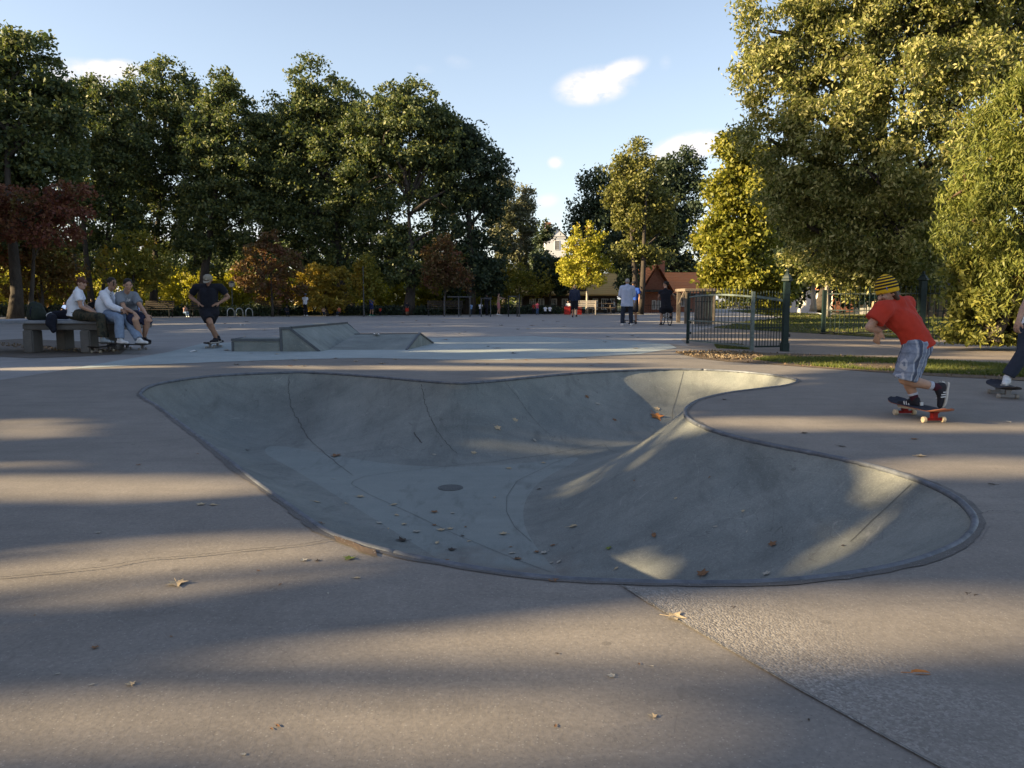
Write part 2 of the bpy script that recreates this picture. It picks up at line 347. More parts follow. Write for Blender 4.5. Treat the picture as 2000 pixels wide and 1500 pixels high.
# one ground sheet to the horizon, with the bowl cut out
def ring_ground():
    bm = bmesh.new(); rim = RIM[::2]
    vs = [bm.verts.new((p[0], p[1], 0)) for p in rim]; es = [bm.edges.new((vs[i], vs[(i + 1) % len(vs)])) for i in range(len(vs))]
    # inner plate, then a wide frame
    sq = [(-14, -6), (14, -6), (14, 14.6), (-14, 14.6)]; q = [bm.verts.new((a, b, 0)) for a, b in sq]; es += [bm.edges.new((q[i], q[(i + 1) % 4])) for i in range(4)]
    bmesh.ops.triangle_fill(bm, edges=es, use_beauty=True, normal=(0, 0, 1))
    S = 900; o = [bm.verts.new((a, b, 0)) for a, b in ((-S, -S), (S, -S), (S, S), (-S, S))]
    for i in range(4): bm.faces.new((o[i], o[(i + 1) % 4], q[(i + 1) % 4], q[i]))
    for f in bm.faces:
        f.normal_update()
        if f.normal.z < 0: f.normal_flip()
    me = bpy.data.meshes.new('ground'); bm.to_mesh(me); bm.free(); me.materials.append(M_PLAZA)
    return tag(link(bpy.data.objects.new('ground', me)), kind='structure')
ring_ground()
def deck():
    out = [G(x, y)[:2] for x, y in ((-900, 860), (-300, 786), (0, 743), (70, 732), (130, 722), (230, 705), (330, 688), (395, 671), (520, 667), (640, 664), (850, 660), (1040, 656.5), (1100, 660), (1240, 667), (1310, 672), (1345, 677), (1400, 686), (1330, 687.5), (1318, 690), (1360, 700), (1420, 707), (1500, 712), (1700, 727), (2000, 745), (2600, 790))]
    out += [(12, 3), (12, -5), (-12, -5)]
    bm = bmesh.new(); es = []
    for loop in ([tuple(p) for p in RIM[::2]], out):
        vs = [bm.verts.new((p[0], p[1], .004)) for p in loop]; es += [bm.edges.new((vs[i], vs[(i + 1) % len(vs)])) for i in range(len(vs))]
    bmesh.ops.triangle_fill(bm, edges=es, use_beauty=True, normal=(0, 0, 1))
    for f in bm.faces:
        f.normal_update()
        if f.normal.z < 0: f.normal_flip()
    me = bpy.data.meshes.new('concrete_deck'); bm.to_mesh(me); bm.free(); me.materials.append(M_DECK)
    tag(link(bpy.data.objects.new('concrete_deck', me)), kind='structure')
deck()
def psheet(name, px, z, mat): return tag(sheet(name, [G(*q)[:2] for q in px], z, mat), kind='structure')
psheet('concrete_slab', ((135, 721.5), (330, 688.3), (395, 671.3), (520, 667.3), (640, 664.3), (850, 660.3), (1040, 657), (1100, 660.4), (1240, 667.3), (1308, 672.5), (1322, 680), (1250, 692), (1120, 699), (980, 704), (860, 703), (720, 700), (600, 702), (420, 708), (250, 715)), .008, M_SLAB)
psheet('aggregate_patch', [(1212, 1146), (1260, 1178), (1400, 1260), (1560, 1352), (1700, 1430), (1900, 1540), (2050, 1620), (2500, 1800), (2900, 1500), (2900, 1150), (2200, 1020), (1935, 1030), (1912, 1066), (1840, 1098), (1755, 1124), (1650, 1142), (1530, 1152), (1400, 1155), (1250, 1152)], .008, M_AGG)
psheet('path', [(1330, 664), (1352, 650), (1385, 641), (1530, 649), (1605, 653), (1700, 659), (1850, 665), (2000, 674), (2700, 705), (2700, 752), (2000, 713), (1850, 704), (1700, 696), (1600, 692), (1540, 690.5), (1440, 687), (1400, 685.3), (1345, 676)], .004, M_PATH)
M_SOIL = NT('soil'); M_SOIL.base(M_SOIL.ramp(M_SOIL.noise(9, 6, .7), [(.3, (.085, .058, .038)), (.7, (.20, .15, .10))])).pr(.95); M_SOIL.bump(M_SOIL.noise(30, 5, .7), 1, .03); M_SOIL = M_SOIL.m
n = NT('turf_soil'); n.base(n.ramp(n.noise(3, 6, .7), [(.3, (.035, .045, .012)), (.7, (.085, .085, .025))])).pr(.95); n.bump(n.noise(30, 5, .7), 1, .03); M_TURF = n.m
STRIP = [(1318, 689.5), (1345, 687), (1400, 686.5), (1470, 688.5), (1540, 691), (1620, 693.5), (1700, 697), (1850, 705), (2000, 714), (2700, 753), (2700, 800), (2000, 744.5), (1850, 737), (1700, 727), (1500, 712), (1420, 707), (1360, 700)]
psheet('earth_strip', STRIP, .009, M_SOIL)
LAWN = [(1390, 640.5), (1460, 628), (1535, 620), (1420, 607), (1520, 602), (1640, 600), (2100, 600), (2900, 640), (2900, 700), (2000, 673.5), (1850, 664.5), (1700, 658.5), (1605, 652.5), (1530, 648.5)]
psheet('lawn', LAWN, .006, M_TURF)
psheet('earth_under_table', [(-60, 668), (40, 662), (180, 668), (250, 680), (235, 692), (150, 697), (60, 700), (-60, 694)], .005, concrete('worn_soil', (.10, .085, .07), (.16, .13, .105), stain=.8))
psheet('earth_beyond_plaza', [(-1500, 622), (200, 618.6), (700, 616.6), (1000, 614), (1180, 611.5), (1330, 606), (1420, 602), (1420, 590), (1000, 589), (-1500, 589)], .005, M_TURF)

# the bowl itself
def make_bowl():
    root = thing('skate_bowl', 'sunken kidney shaped concrete skate bowl with rolled steel coping', 'skate bowl', (0, 6.5, 0))
    idx = -np.ones((nx, ny), int); V = []; F = []
    cell = np.zeros((nx, ny), bool)
    cell[:-1, :-1] = I2[:-1, :-1] | I2[1:, :-1] | I2[:-1, 1:] | I2[1:, 1:]
    nr = near.reshape(nx, ny)
    for a in range(nx - 1):
        for b in range(ny - 1):
            if not cell[a, b]: continue
            q = []
            for (i, j) in ((a, b), (a + 1, b), (a + 1, b + 1), (a, b + 1)):
                if idx[i, j] < 0:
                    idx[i, j] = len(V)
                    if I2[i, j]: V.append((GX[i, j], GY[i, j] - 6.5, H[i, j]))
                    else: p = RIM[nr[i, j]]; V.append((p[0], p[1] - 6.5, 0.0))
                q.append(idx[i, j])
            F.append(q)
    mesh_np('basin', V, F, M_BOWL, root, smooth=True)
    pts = [Vector((p[0], p[1], -.003)) for p in RIM]
    n = NT('steel_coping'); f = n.noise(9, 6, .7); n.base(n.ramp(f, [(.3, (.075, .085, .10)), (.7, (.17, .185, .215))])); n.pr(.38, .35, .4); n.put(n.ramp(n.noise(25, 4, .6), [(.3, (.5, .5, .5)), (.7, (.75, .75, .75))]), n.b.inputs['Roughness']); M_STEEL = n.m
    # coping made of welded lengths
    N = len(pts); cuts = [0, 70, 128, 205, 262, 330, 395, 450, 520, 585]; cuts = [c for c in cuts if c < N] + [N]
    for c0, c1 in zip(cuts[:-1], cuts[1:]):
        MB((0, 6.5, 0)).tube([pts[k % N] for k in range(c0, c1 + 1)], .0185, 12).build('coping', M_STEEL, root, smooth=True)
    # mortar band round the coping, its outer edge ragged
    rs = np.random.default_rng(3); V = []; F = []
    nrm = np.roll(RIM, -1, 0) - np.roll(RIM, 1, 0); nrm = np.stack([nrm[:, 1], -nrm[:, 0]], 1); nrm /= np.linalg.norm(nrm, axis=1)[:, None]
    area = 0.5 * np.sum(RIM[:, 0] * np.roll(RIM[:, 1], -1) - np.roll(RIM[:, 0], -1) * RIM[:, 1])
    if area < 0: nrm = -nrm
    wd = .034 + .009 * np.convolve(rs.normal(size=N + 8), np.ones(9) / 4, 'valid')[:N] + .012 * rs.random(N)
    for i in range(N):
        a = RIM[i]; b = RIM[i] + nrm[i] * max(.034, wd[i]); V += [(a[0], a[1] - 6.5, .0075), (b[0], b[1] - 6.5, .0075)]
    for i in range(N): j = (i + 1) % N; F.append((2 * i, 2 * i + 1, 2 * j + 1, 2 * j))
    mesh_np('mortar_band', V, F, concrete('mortar', (.085, .08, .076), (.15, .14, .13), stain=.9), root)
    dp = B(880, 953); m = MB((0, 6.5, 0)); m.lathe(dp + Vector((0, 0, .002)), [(.125, 0), (.125, .004), (.11, .005), (.105, .002), (.10, .005)], 28)
    for k in range(-3, 4): m.bar(dp + Vector((k * .026, -.07, .0085)), dp + Vector((k * .026, .07, .0085)), .009, .003)
    m.build('drain_cover', flat('drain_iron', (.12, .125, .12), .7, .2), root)
    # joints and cracks lying on the bowl surface
    def line(pix, wd, mat, name, jit=0, off=.0035, sub=10):
        rs = random.Random(int(pix[0][0])); pp = [B(*q) for q in pix]; seq = []
        for p, q in zip(pp[:-1], pp[1:]):
            for k in range(sub):
                t = k / sub; s = p.lerp(q, t); e = jit * (1 if 0 < t < 1 else .3)
                s.x += rs.uniform(-e, e); s.y += rs.uniform(-e, e); seq.append(s)
        seq.append(pp[-1]); V = []; F = []
        for i, s in enumerate(seq):
            d = seq[min(i + 1, len(seq) - 1)] - seq[max(i - 1, 0)]; d.z = 0; d.normalize(); u = Vector((-d.y, d.x, 0)); wv = wd * (rs.uniform(.45, 1.2) if jit else 1) * (.3 if i in (0, len(seq) - 1) else 1)
            for sg in (-1, 1): r = s + u * sg * wv / 2; V.append((r.x, r.y - 6.5, bz(r.x, r.y) + off))
        for i in range(len(seq) - 1): F.append((2 * i, 2 * i + 1, 2 * i + 3, 2 * i + 2))
        mesh_np(name, V, F, mat, root)
    line([(565, 733), (563, 760), (567, 790), (583, 822), (598, 850), (640, 890), (690, 930)], .008, M_CRACK, 'crack', .012)
    line([(822, 747), (828, 780), (838, 810), (855, 845), (893, 888)], .007, M_CRACK, 'crack', .010)
    line([(986, 747), (1010, 775), (1035, 810), (1080, 855)], .005, M_CRACK, 'crack', .008)
    line([(1336, 724), (1325, 765), (1314, 800), (1305, 830)], .007, M_JOINT, 'joint', 0)
    line([(1780, 946), (1740, 985), (1700, 1020), (1660, 1060)], .006, M_JOINT, 'joint', 0)
    line([(686, 946), (690, 940), (712, 931), (780, 921), (870, 911), (960, 903), (1060, 890), (1180, 868), (1300, 846)], .005, M_JOINT, 'joint', 0)
    line([(686, 946), (720, 966), (800, 1002), (880, 1040), (960, 1074), (1080, 1120)], .004, M_JOINT, 'joint', 0)
    line([(1150, 880), (1080, 905), (1010, 940), (990, 970), (989, 1000), (1005, 1030), (1040, 1060)], .004, M_JOINT, 'joint', 0)
    line([(808, 846), (815, 856), (824, 867)], .016, M_CRACK, 'crack', .004)
    return root
BOWL = make_bowl()
def gline(name, pix, wd, mat, jit, label, z=.0125, cat='crack', seed=1, sub=14):
    rs = random.Random(seed); pp = [G(*q) for q in pix]; seq = []
    for p, q in zip(pp[:-1], pp[1:]):
        for k in range(sub):
            s = p.lerp(q, k / sub); s.x += rs.uniform(-jit, jit); s.y += rs.uniform(-jit, jit); seq.append(s)
    seq.append(pp[-1]); V = []; F = []
    for i, s in enumerate(seq):
        d = seq[min(i + 1, len(seq) - 1)] - seq[max(i - 1, 0)]; d.normalize(); u = Vector((-d.y, d.x, 0)); wv = wd * rs.uniform(.5, 1.2)
        for sg in (-1, 1): r = s + u * sg * wv / 2; V.append((r.x, r.y, z))
    for i in range(len(seq) - 1): F.append((2 * i, 2 * i + 1, 2 * i + 3, 2 * i + 2))
    return tag(mesh_np(name, V, F, mat), label, cat) if label else tag(mesh_np(name, V, F, mat), kind='structure')
gline('ground_crack', [(-80, 1138), (0, 1133), (100, 1124), (200, 1113), (280, 1098), (380, 1090), (500, 1077), (580, 1070), (648, 1058)], .006, M_CRACK, .006, None)
gline('ground_crack', [(1905, 1010), (1935, 1002), (1975, 1003), (2030, 1012)], .004, M_CRACK, .006, None, seed=2)
gline('ground_crack', [(225, 868), (280, 866), (345, 862)], .004, M_CRACK, .005, None, seed=3)
gline('ground_joint', [(1207, 1143), (1400, 1260), (1560, 1352), (1700, 1430), (1960, 1572)], .0028, M_JOINT, .002, None, seed=4)
for k, q in enumerate(([(1540, 655), (1700, 668), (2000, 688)], [(1545, 668), (1800, 689), (2000, 702)])):
    gline('ground_joint', q, .02, M_JOINT, .004, None, seed=6 + k)
# broken edge beside the coping at the near left
def broken():
    rs = random.Random(4); top = [G(652 + k * 9, 1052 + k * 3.1 + rs.uniform(-1.5, 1.5)) for k in range(10)]; bot = [G(656 + k * 9, 1060 + k * 3.4 + rs.uniform(-1, 4) * math.sin(math.pi * k / 9)) for k in range(10)]
    m = MB(); m.add([p + Vector((0, 0, .0135)) for p in top] + [p + Vector((0, 0, .0095)) for p in bot], [(k, k + 1, 11 + k, 10 + k) for k in range(9)])
    t = thing('broken_edge', 'crumbled brown broken concrete beside the coping at the near left', 'rubble', tuple(top[4])); o = m.build('crumbled_patch', concrete('crumbled', (.10, .07, .045), (.20, .14, .09), speck=.9, stain=1.0), t); o.location = -Vector(top[4])
broken()
# ------------------------------------------------------------------ trees
def unit(n, r): v = r.normal(size=(n, 3)); return v / np.linalg.norm(v, axis=1)[:, None]
def leaf_quads(c, size, r, aspect=.55, droop=0.0, out=None):
    """one folded diamond per leaf"""
    n = len(c); ax = unit(n, r); ax[:, 2] -= droop; ax /= np.linalg.norm(ax, axis=1)[:, None]
    nm = unit(n, r)
    if out is not None: nm = nm * .9 + out * .3
    nm[:, 2] += .25; nm -= ax * np.sum(nm * ax, 1)[:, None]; nm /= np.linalg.norm(nm, axis=1)[:, None] + 1e-9
    sd = np.cross(nm, ax); L = (size * r.uniform(.55, 1.25, n))[:, None]; W = L * aspect * .5
    v = np.empty((n, 4, 3)); v[:, 0] = c - ax * L * .5; v[:, 2] = c + ax * L * .5; mid = c - ax * L * .06
    v[:, 1] = mid + sd * W + nm * W * .25; v[:, 3] = mid - sd * W + nm * W * .25
    return v.reshape(-1, 3), np.arange(4 * n).reshape(n, 4)
def crown_points(blobs, n, r, clump=.9, shell=.55, flat_=.75, cmul=1.0):
    """blobs: (centre, radii) ellipsoids -> leaf points gathered in clumps, and the clump centres"""
    vol = np.array([b[1][0] * b[1][1] * b[1][2] for b in blobs]) ** .72; vol /= vol.sum(); P_ = []; C_ = []; O_ = []
    for (c, rad), f in zip(blobs, vol):
        c = np.array(c); rad = np.array(rad); k = max(4, int(f * n))
        nc = max(4, int((rad[0] * rad[1] * rad[2]) ** .66 / clump ** 2 * 4.6 * cmul + 4))
        d = unit(nc, r); q = c + d * rad * (shell + (1 - shell) * r.random((nc, 1)) ** .6); C_.append(q)
        rc = clump * r.uniform(.5, 1.15, nc); w = rc ** 2; w /= w.sum(); i = r.choice(nc, k, p=w)
        o = unit(k, r); an = r.uniform(.65, 1.35, (nc, 3)); p = q[i] + (o * (rc[i] * r.random(k) ** .5)[:, None] * an[i] + r.normal(size=(k, 3)) * clump * .22) * np.array([1, 1, flat_]); st = r.random(k) < .12; p[st] = c + unit(int(st.sum()), r) * rad * (r.random((int(st.sum()), 1)) ** .4) * 1.04; P_.append(p); O_.append(o)
    return np.vstack(P_), np.vstack(C_), np.vstack(O_)
def limb_mesh(mb, a, b, r0, r1, rs, bend=.12, n=6, seg=5):
    a, b = Vector(a), Vector(b); L = (b - a).length; pts = []
    off = Vector((rs.uniform(-1, 1), rs.uniform(-1, 1), rs.uniform(-.2, .8))) * L * bend
    for k in range(seg + 1):
        t = k / seg; pts.append(a.lerp(b, t) + off * math.sin(math.pi * t) + Vector((rs.uniform(-1, 1), rs.uniform(-1, 1), 0)) * L * .012 * (0 < t < 1))
    mb.tube(pts, [r0 + (r1 - r0) * (k / seg) for k in range(seg + 1)], n); return pts
BARK = barkmat('bark_grey', (.026, .022, .018), (.075, .062, .050)); BARKB = barkmat('bark_brown', (.05, .032, .02), (.12, .075, .05)); BIRCH = barkmat('bark_pale', (.22, .20, .17), (.55, .50, .42), 9)
def tree(name, label, cat, base, blobs, nleaf, leaf, mat, seed, trunk_r=.3, lean=(0, 0), fork=.35, bark=None, group=None, aspect=.6, droop=0, clump=.9, shell=.5, keep=None, twigs=40, trunks=1, topf=.8, flat_=.75, cmul=1.0, holes=None, hl=1.6):
    r = np.random.default_rng(seed); rs = random.Random(seed); bark = bark or BARK; base = Vector(base)
    root = thing(name, label, cat, base, group)
    P_, C_, O_ = crown_points(blobs, nleaf, r, clump, shell, flat_, cmul)
    if holes is not None:
        ph = r.random(9) * 6.28; w1 = 6.28 / hl; hv = sum(np.sin(P_ @ (unit(1, r)[0] * w1 * s_) + ph[i]) for i, s_ in enumerate((1, 1, 1.7, 1.7, .6)))
        k = hv + r.normal(size=len(P_)) * .45 > holes; P_ = P_[k]; O_ = O_[k]
    if keep is not None:
        k = keep(P_); P_ = P_[k]; O_ = O_[k]
    k = P_[:, 2] > .12; P_ = P_[k]; O_ = O_[k]
    v, f = leaf_quads(P_, leaf, r, aspect, droop, O_); mesh_np('crown', v - np.array(base), f, mat, root)
    top = max(b[0][2] for b in blobs); cx = np.mean([b[0][0] for b in blobs]); cy = np.mean([b[0][1] for b in blobs])
    m = MB(base); axis = []
    for t_ in range(trunks):
        o = Vector((rs.uniform(-.5, .5), rs.uniform(-.5, .5), 0)) * (trunk_r * 2.2) * (trunks > 1)
        tp = Vector((base.x + (cx - base.x) * .8 + lean[0], base.y + (cy - base.y) * .8 + lean[1], base.z + (top - base.z) * topf)) + o * 4
        pts = []
        for k in range(9):
            t = k / 8; pts.append((base + o).lerp(tp, t) + Vector((math.sin(t * 5 + seed) * .12, math.cos(t * 4 + seed) * .12, 0)) * (t > 0) * trunk_r * 3)
        m.tube(pts, [trunk_r * (1.35 if k == 0 else 1) * (1 - .85 * (k / 8) ** 1.1) for k in range(9)], 10); axis += pts
    m.build('trunk', bark, root, smooth=True)
    lm = MB(base); allp = []
    for (c, rad) in blobs:
        c = Vector(c); cand = [p for p in axis if p.z < c.z - .15 * (c.z - base.z) and p.z > base.z + fork * (top - base.z) * .5] or [axis[3]]
        a = min(cand, key=lambda p: (p - c).length + rs.uniform(0, 1)); rr = trunk_r * .38
        allp += limb_mesh(lm, a, c, rr, rr * .3, rs)
    if allp:
        ap = np.array([tuple(p) for p in allp])
        for q in C_[r.permutation(len(C_))[:twigs]]:
            j = np.linalg.norm(ap - q, axis=1).argmin(); limb_mesh(lm, ap[j], q, trunk_r * .13, trunk_r * .04, rs, n=4, seg=3)
        lm.build('limbs', bark, root, smooth=True)
    return root
def pb(px, py, r, Y, dy=0, rx=None, ry=None, rd=None):
    """a crown mass seen at photo place (px, py), half width r pixels, standing at distance Y"""
    Y2 = Y + dy; c = P(px, py, Y2); k = Y2 / FPX; return (tuple(c), ((rx or r) * k, (rd or (rx or r)) * k, (ry or r) * k))

# --- which sun rays must stay free: a 2-D map across the sun's beam
UU = np.array([-math.sin(SUN_AZ), math.cos(SUN_AZ), 0]); WW = np.array([math.sin(SUN_EL) * math.cos(SUN_AZ), math.sin(SUN_EL) * math.sin(SUN_AZ), math.cos(SUN_EL)])
SOFTKEEP = .045
MU0, MW0, MS, MN, MK = -15.0, -12.0, .07, 1300, 700
FREE = np.zeros((MN, MK), bool)
def mark(pts, rad=.06):
    pts = np.asarray(pts); u = pts @ UU; w_ = pts @ WW; k = max(0, int(round(rad / MS)))
    i = ((u - MU0) / MS).astype(int); j = ((w_ - MW0) / MS).astype(int)
    for a in range(-k, k + 1):
        for b in range(-k, k + 1):
            if a * a + b * b > k * k + .5: continue
            ii = i + a; jj = j + b; ok = (ii >= 0) & (jj >= 0) & (ii < MN) & (jj < MK); FREE[ii[ok], jj[ok]] = True
def mark_px(poly, dens=None, rad=.13, surf=None):
    """a sunlit patch of ground outlined in the photo"""
    pts = np.array(poly, float); x0, y0 = pts.min(0); x1, y1 = pts.max(0); surf = surf or B; gx = dens or max(4, (x1 - x0) / 60); gy = max(1.2, (y1 - y0) / 26)
    X, Y = np.meshgrid(np.arange(x0, x1, gx), np.arange(y0, y1, gy)); q = np.stack([X.ravel(), Y.ravel()], 1); q = q[inside(q, pts)]
    if len(q): mark([tuple(surf(*a)) for a in q], rad)
def mark_ball(c, rad, n=900):
    r = np.random.default_rng(1); mark(np.array(c) + unit(n, r) * np.array(rad) * (r.random((n, 1)) ** .5), .22)
def band(x0, x1, ys, h): return [(x0 + (x1 - x0) * t / 8, ys[0] + (ys[1] - ys[0]) * t / 8 - h * (.35 + .65 * math.sin(math.pi * min(1, max(0, t / 8))) ** .6) / 2) for t in range(9)] + [(x0 + (x1 - x0) * t / 8, ys[0] + (ys[1] - ys[0]) * t / 8 + h * (.35 + .65 * math.sin(math.pi * min(1, max(0, t / 8))) ** .6) / 2) for t in range(8, -1, -1)]
LIT = [
 [(-60, 935), (250, 934), (520, 938), (560, 950), (520, 962), (300, 972), (-60, 972)],
 [(-80, 1088), (200, 1072), (450, 1056), (640, 1048), (760, 1068), (720, 1085), (560, 1120), (420, 1150), (240, 1175), (-80, 1180)],
 [(-100, 1285), (150, 1262), (420, 1245), (560, 1262), (420, 1310), (250, 1330), (-100, 1328)],
 [(600, 1262), (760, 1232), (960, 1205), (1150, 1190), (1300, 1180), (1230, 1240), (1180, 1300), (1150, 1400), (1100, 1500), (700, 1500), (640, 1390), (700, 1310)],
 [(1300, 1188), (1600, 1176), (1850, 1172), (2100, 1165), (2100, 1270), (1800, 1275), (1500, 1282), (1380, 1270)],
 [(-60, 1395), (200, 1392), (330, 1405), (200, 1432), (-60, 1440)],
 [(950, 884), (985, 870), (1060, 862), (1160, 852), (1260, 844), (1250, 866), (1180, 876), (1060, 886)],
 [(888, 932), (1000, 932), (1012, 940), (990, 948), (900, 948)],
 [(1326, 812), (1290, 835), (1240, 872), (1180, 905), (1120, 940), (1090, 965), (1130, 958), (1200, 925), (1270, 893), (1320, 850), (1340, 826)],
 [(1190, 728), (1215, 724), (1330, 723), (1322, 760), (1312, 795), (1290, 822), (1220, 818), (1222, 790), (1205, 770), (1192, 750)],
 [(1330, 724), (1430, 730), (1540, 742), (1500, 756), (1400, 766), (1350, 780), (1322, 790)],
 [(1720, 932), (1775, 950), (1755, 975), (1715, 1020), (1665, 1065), (1610, 1098), (1560, 1115), (1580, 1080), (1640, 1020), (1680, 970)],
 band(1720, 2150, (912, 915), 30), band(1380, 1740, (822, 835), 20), band(1840, 2150, (838, 836), 13), band(1360, 1560, (742, 752), 8),
 band(-30, 330, (722, 716), 6), band(500, 1150, (716, 722), 8), band(820, 1360, (687, 684), 7), band(900, 1500, (706, 704), 9), band(1180, 1560, (724, 722), 12),
 [(1290, 671), (1345, 676), (1400, 688), (1380, 700), (1440, 712), (1560, 728), (1500, 732), (1300, 716), (1180, 700), (1240, 684)],
 band(330, 480, (649, 648), 2.2), band(790, 960, (632, 632), 1.8), band(1040, 1420, (641, 641), 2.2), band(1050, 1500, (649, 652), 3), band(500, 1120, (671, 670), 2.4), band(1180, 1600, (661, 664), 4),
 [(1180, 611), (1330, 603.6), (1600, 602), (1900, 602), (1900, 617), (1500, 616), (1300, 612)],
 band(1540, 2050, (693, 703), 4), band(1560, 2050, (672, 684), 5), band(1600, 2060, (664, 668), 4), band(1560, 1900, (712, 724), 8), band(1330, 1500, (693, 700), 9),
]
for iq, q in enumerate(LIT):
    if 6 <= iq <= 11: mark_px(q, rad=.05)
SOFT = FREE.copy(); FREE[:] = False
for iq, q in enumerate(LIT):
    if not 6 <= iq <= 11: mark_px(q, rad=.13)
for c, rad in ((P(1140, 505, 52.5), (3.4, 2.3, 4.0)), (P(1020, 480, 56.5), (2.8, 2, 2.2)), (P(1310, 548, 56), (3, 2, 1.0)), (P(1190, 552, 52), (1.5, 1, 1.2)), (P(1410, 470, 34), (2, 2, 4.5)), (P(1900, 570, 14), (1.1, 1.5, 1.1)), (P(1620, 590, 24), (.5, 3, .8))): mark_ball(c, rad, 1500)
BALLS = np.zeros_like(FREE); _f = FREE.copy(); FREE[:] = False
for c, rad in ((P(1140, 505, 52.5), (2.8, 2.0, 3.6)), (P(1020, 485, 56.5), (2.4, 1.8, 1.6)), (P(1190, 552, 60), (1.5, 1.5, 1.2)), (P(1310, 548, 62), (3, 2.5, 1.2)), (P(1265, 545, 60), (1.2, 1, 1.2)), (P(1410, 470, 34), (2, 2, 4.5))) + tuple((P(x_, 570, 59.5), (w_ * 1.1, 1.6, 1.5)) for x_, w_ in ((20, 3), (130, 1.6), (300, 3.2), (430, 2), (560, 1.6), (640, 2), (760, 2), (850, 1.4))) + ((P(630, 570, 48.5), (1.7, 1, 1.5)), (P(265, 560, 44), (1.2, 1, 1.2)), (P(1940, 330, 15.2), (1.5, 1.5, 2.1))): mark_ball(c, rad, 2500)
BALLS[:] = FREE; FREE[:] = False
for c, rad in ((P(1140, 505, 52.5), (2.6, 2.0, 3.4)), (P(1020, 485, 56.5), (2.2, 1.8, 1.4))): mark_ball(c, rad, 2500)
BALL1 = FREE.copy(); FREE[:] = _f | BALLS
def keep_maple(P_):
    i = ((P_ @ UU - MU0) / MS).astype(int); j = ((P_ @ WW - MW0) / MS).astype(int); ok = (i >= 0) & (j >= 0) & (i < MN) & (j < MK); f = np.zeros(len(P_), bool); f[ok] = BALL1[i[ok], j[ok]]; return ~f
def keep_ball(P_):
    i = ((P_ @ UU - MU0) / MS).astype(int); j = ((P_ @ WW - MW0) / MS).astype(int)
    ok = (i >= 0) & (j >= 0) & (i < MN) & (j < MK); f = np.zeros(len(P_), bool); f[ok] = BALLS[i[ok], j[ok]]; return ~f
def keep_shade(P_, m=0.0):
    i = ((P_ @ UU - MU0) / MS).astype(int); j = ((P_ @ WW - MW0) / MS).astype(int)
    ok = (i >= 0) & (j >= 0) & (i < MN) & (j < MK); f = np.zeros(len(P_), bool); f[ok] = FREE[i[ok], j[ok]]; g_ = np.zeros(len(P_), bool); g_[ok] = SOFT[i[ok], j[ok]]; g_ &= np.random.default_rng(3).random(len(P_)) > SOFTKEEP; return ~(f | g_)

PLANE = [(.035, .050, .018), (.050, .068, .022), (.075, .088, .028)]
LM_PLANE = leafmat('plane_leaves', [(.046, .072, .034), (.090, .120, .048), (.21, .22, .065)], .34)
LM_DARK = leafmat('dark_leaves', [(.030, .050, .032), (.046, .070, .038), (.075, .098, .045)], .26)
LM_MAPLE = leafmat('silver_maple_leaves', [(.085, .110, .028), (.21, .215, .050), (.46, .43, .19)], .36)
LM_FEATH = leafmat('redwood_leaves', [(.115, .145, .030), (.175, .195, .040), (.25, .25, .06)], .36, patch=((.30, .15, .03), .5, .62))
LM_BUSH = leafmat('bush_leaves', [(.13, .145, .03), (.20, .205, .04), (.32, .30, .065)], .36)
LM_YEL = leafmat('yellow_leaves', [(.28, .28, .035), (.40, .38, .045), (.50, .43, .07)], .42, patch=((.42, .20, .06), .55, .60))
LM_YG = leafmat('yellow_green_leaves', [(.13, .14, .025), (.20, .19, .03), (.30, .25, .035)], .38, patch=((.42, .25, .03), .4, .56))
LM_RED = leafmat('red_leaves', [(.14, .045, .035), (.18, .062, .04), (.20, .10, .045)], .34, patch=((.13, .11, .035), .5, .56))
LM_BROWN = leafmat('brown_red_leaves', [(.12, .060, .03), (.15, .085, .035), (.13, .11, .035)], .32, patch=((.19, .07, .045), .6, .52))
LM_ORA = leafmat('orange_leaves', [(.13, .08, .02), (.19, .10, .025), (.13, .12, .03)], .35, patch=((.19, .07, .03), .4, .56))
LM_GOLD = leafmat('gold_leaves', [(.24, .19, .03), (.36, .26, .04), (.42, .30, .06)], .42)
LM_POP = leafmat('poplar_leaves', [(.10, .11, .06), (.15, .15, .08), (.20, .20, .12)], .25)
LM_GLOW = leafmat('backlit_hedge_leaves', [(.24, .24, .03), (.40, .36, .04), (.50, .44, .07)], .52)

# row of trees standing left of the frame, whose carved crowns shade the bowl and plaza; last four added to deepen it
shade_spots = [(-19.5, -8, 3.6, 12), (-20.5, -2.5, 3.8, 12.5), (-21.5, 3.2, 3.7, 12.0), (-22.5, 8.8, 3.7, 14.0), (-24.5, 14.5, 3.7, 16), (-27.5, 20.0, 3.7, 16.5), (-31.5, 25.5, 3.9, 16.5), (-35, 31, 3.9, 15.5), (-39, 36.5, 3.9, 14), (-29, -13, 4.2, 14.5), (-30, -6, 4.2, 15), (-31, 1, 4.2, 15), (-32, 8, 4.2, 15)]
ord_ = ['nearest the camera', 'second nearest', 'third nearest', 'fourth', 'fifth', 'sixth', 'seventh', 'eighth', 'ninth', 'tenth, added for shade,', 'eleventh, added for shade,', 'twelfth, added for shade,', 'last, added for shade,']
for k, (x, y, rr, h) in enumerate(shade_spots):
    rs = random.Random(50 + k); bl = []
    for a in range(17):
        t = a / 16; z = 1.9 + (h - 3.2) * ((a * 7) % 17) / 16 ; bl.append(((x + rs.uniform(-1, 1) * rr * .45, y + rs.uniform(-1, 1) * rr * .62, z + .6), (rr * .62, rr * .62, 1.55)))
    tree('shade_tree', 'broad leafy tree left of the plaza, ' + ord_[k] + ' along its rows', 'tree', (x, y, 0), bl, 40000, .34, LM_PLANE, 100 + k, .28, aspect=.8, clump=1.0, shell=.25, keep=keep_shade, twigs=20, group='trees standing in a row left of the plaza')

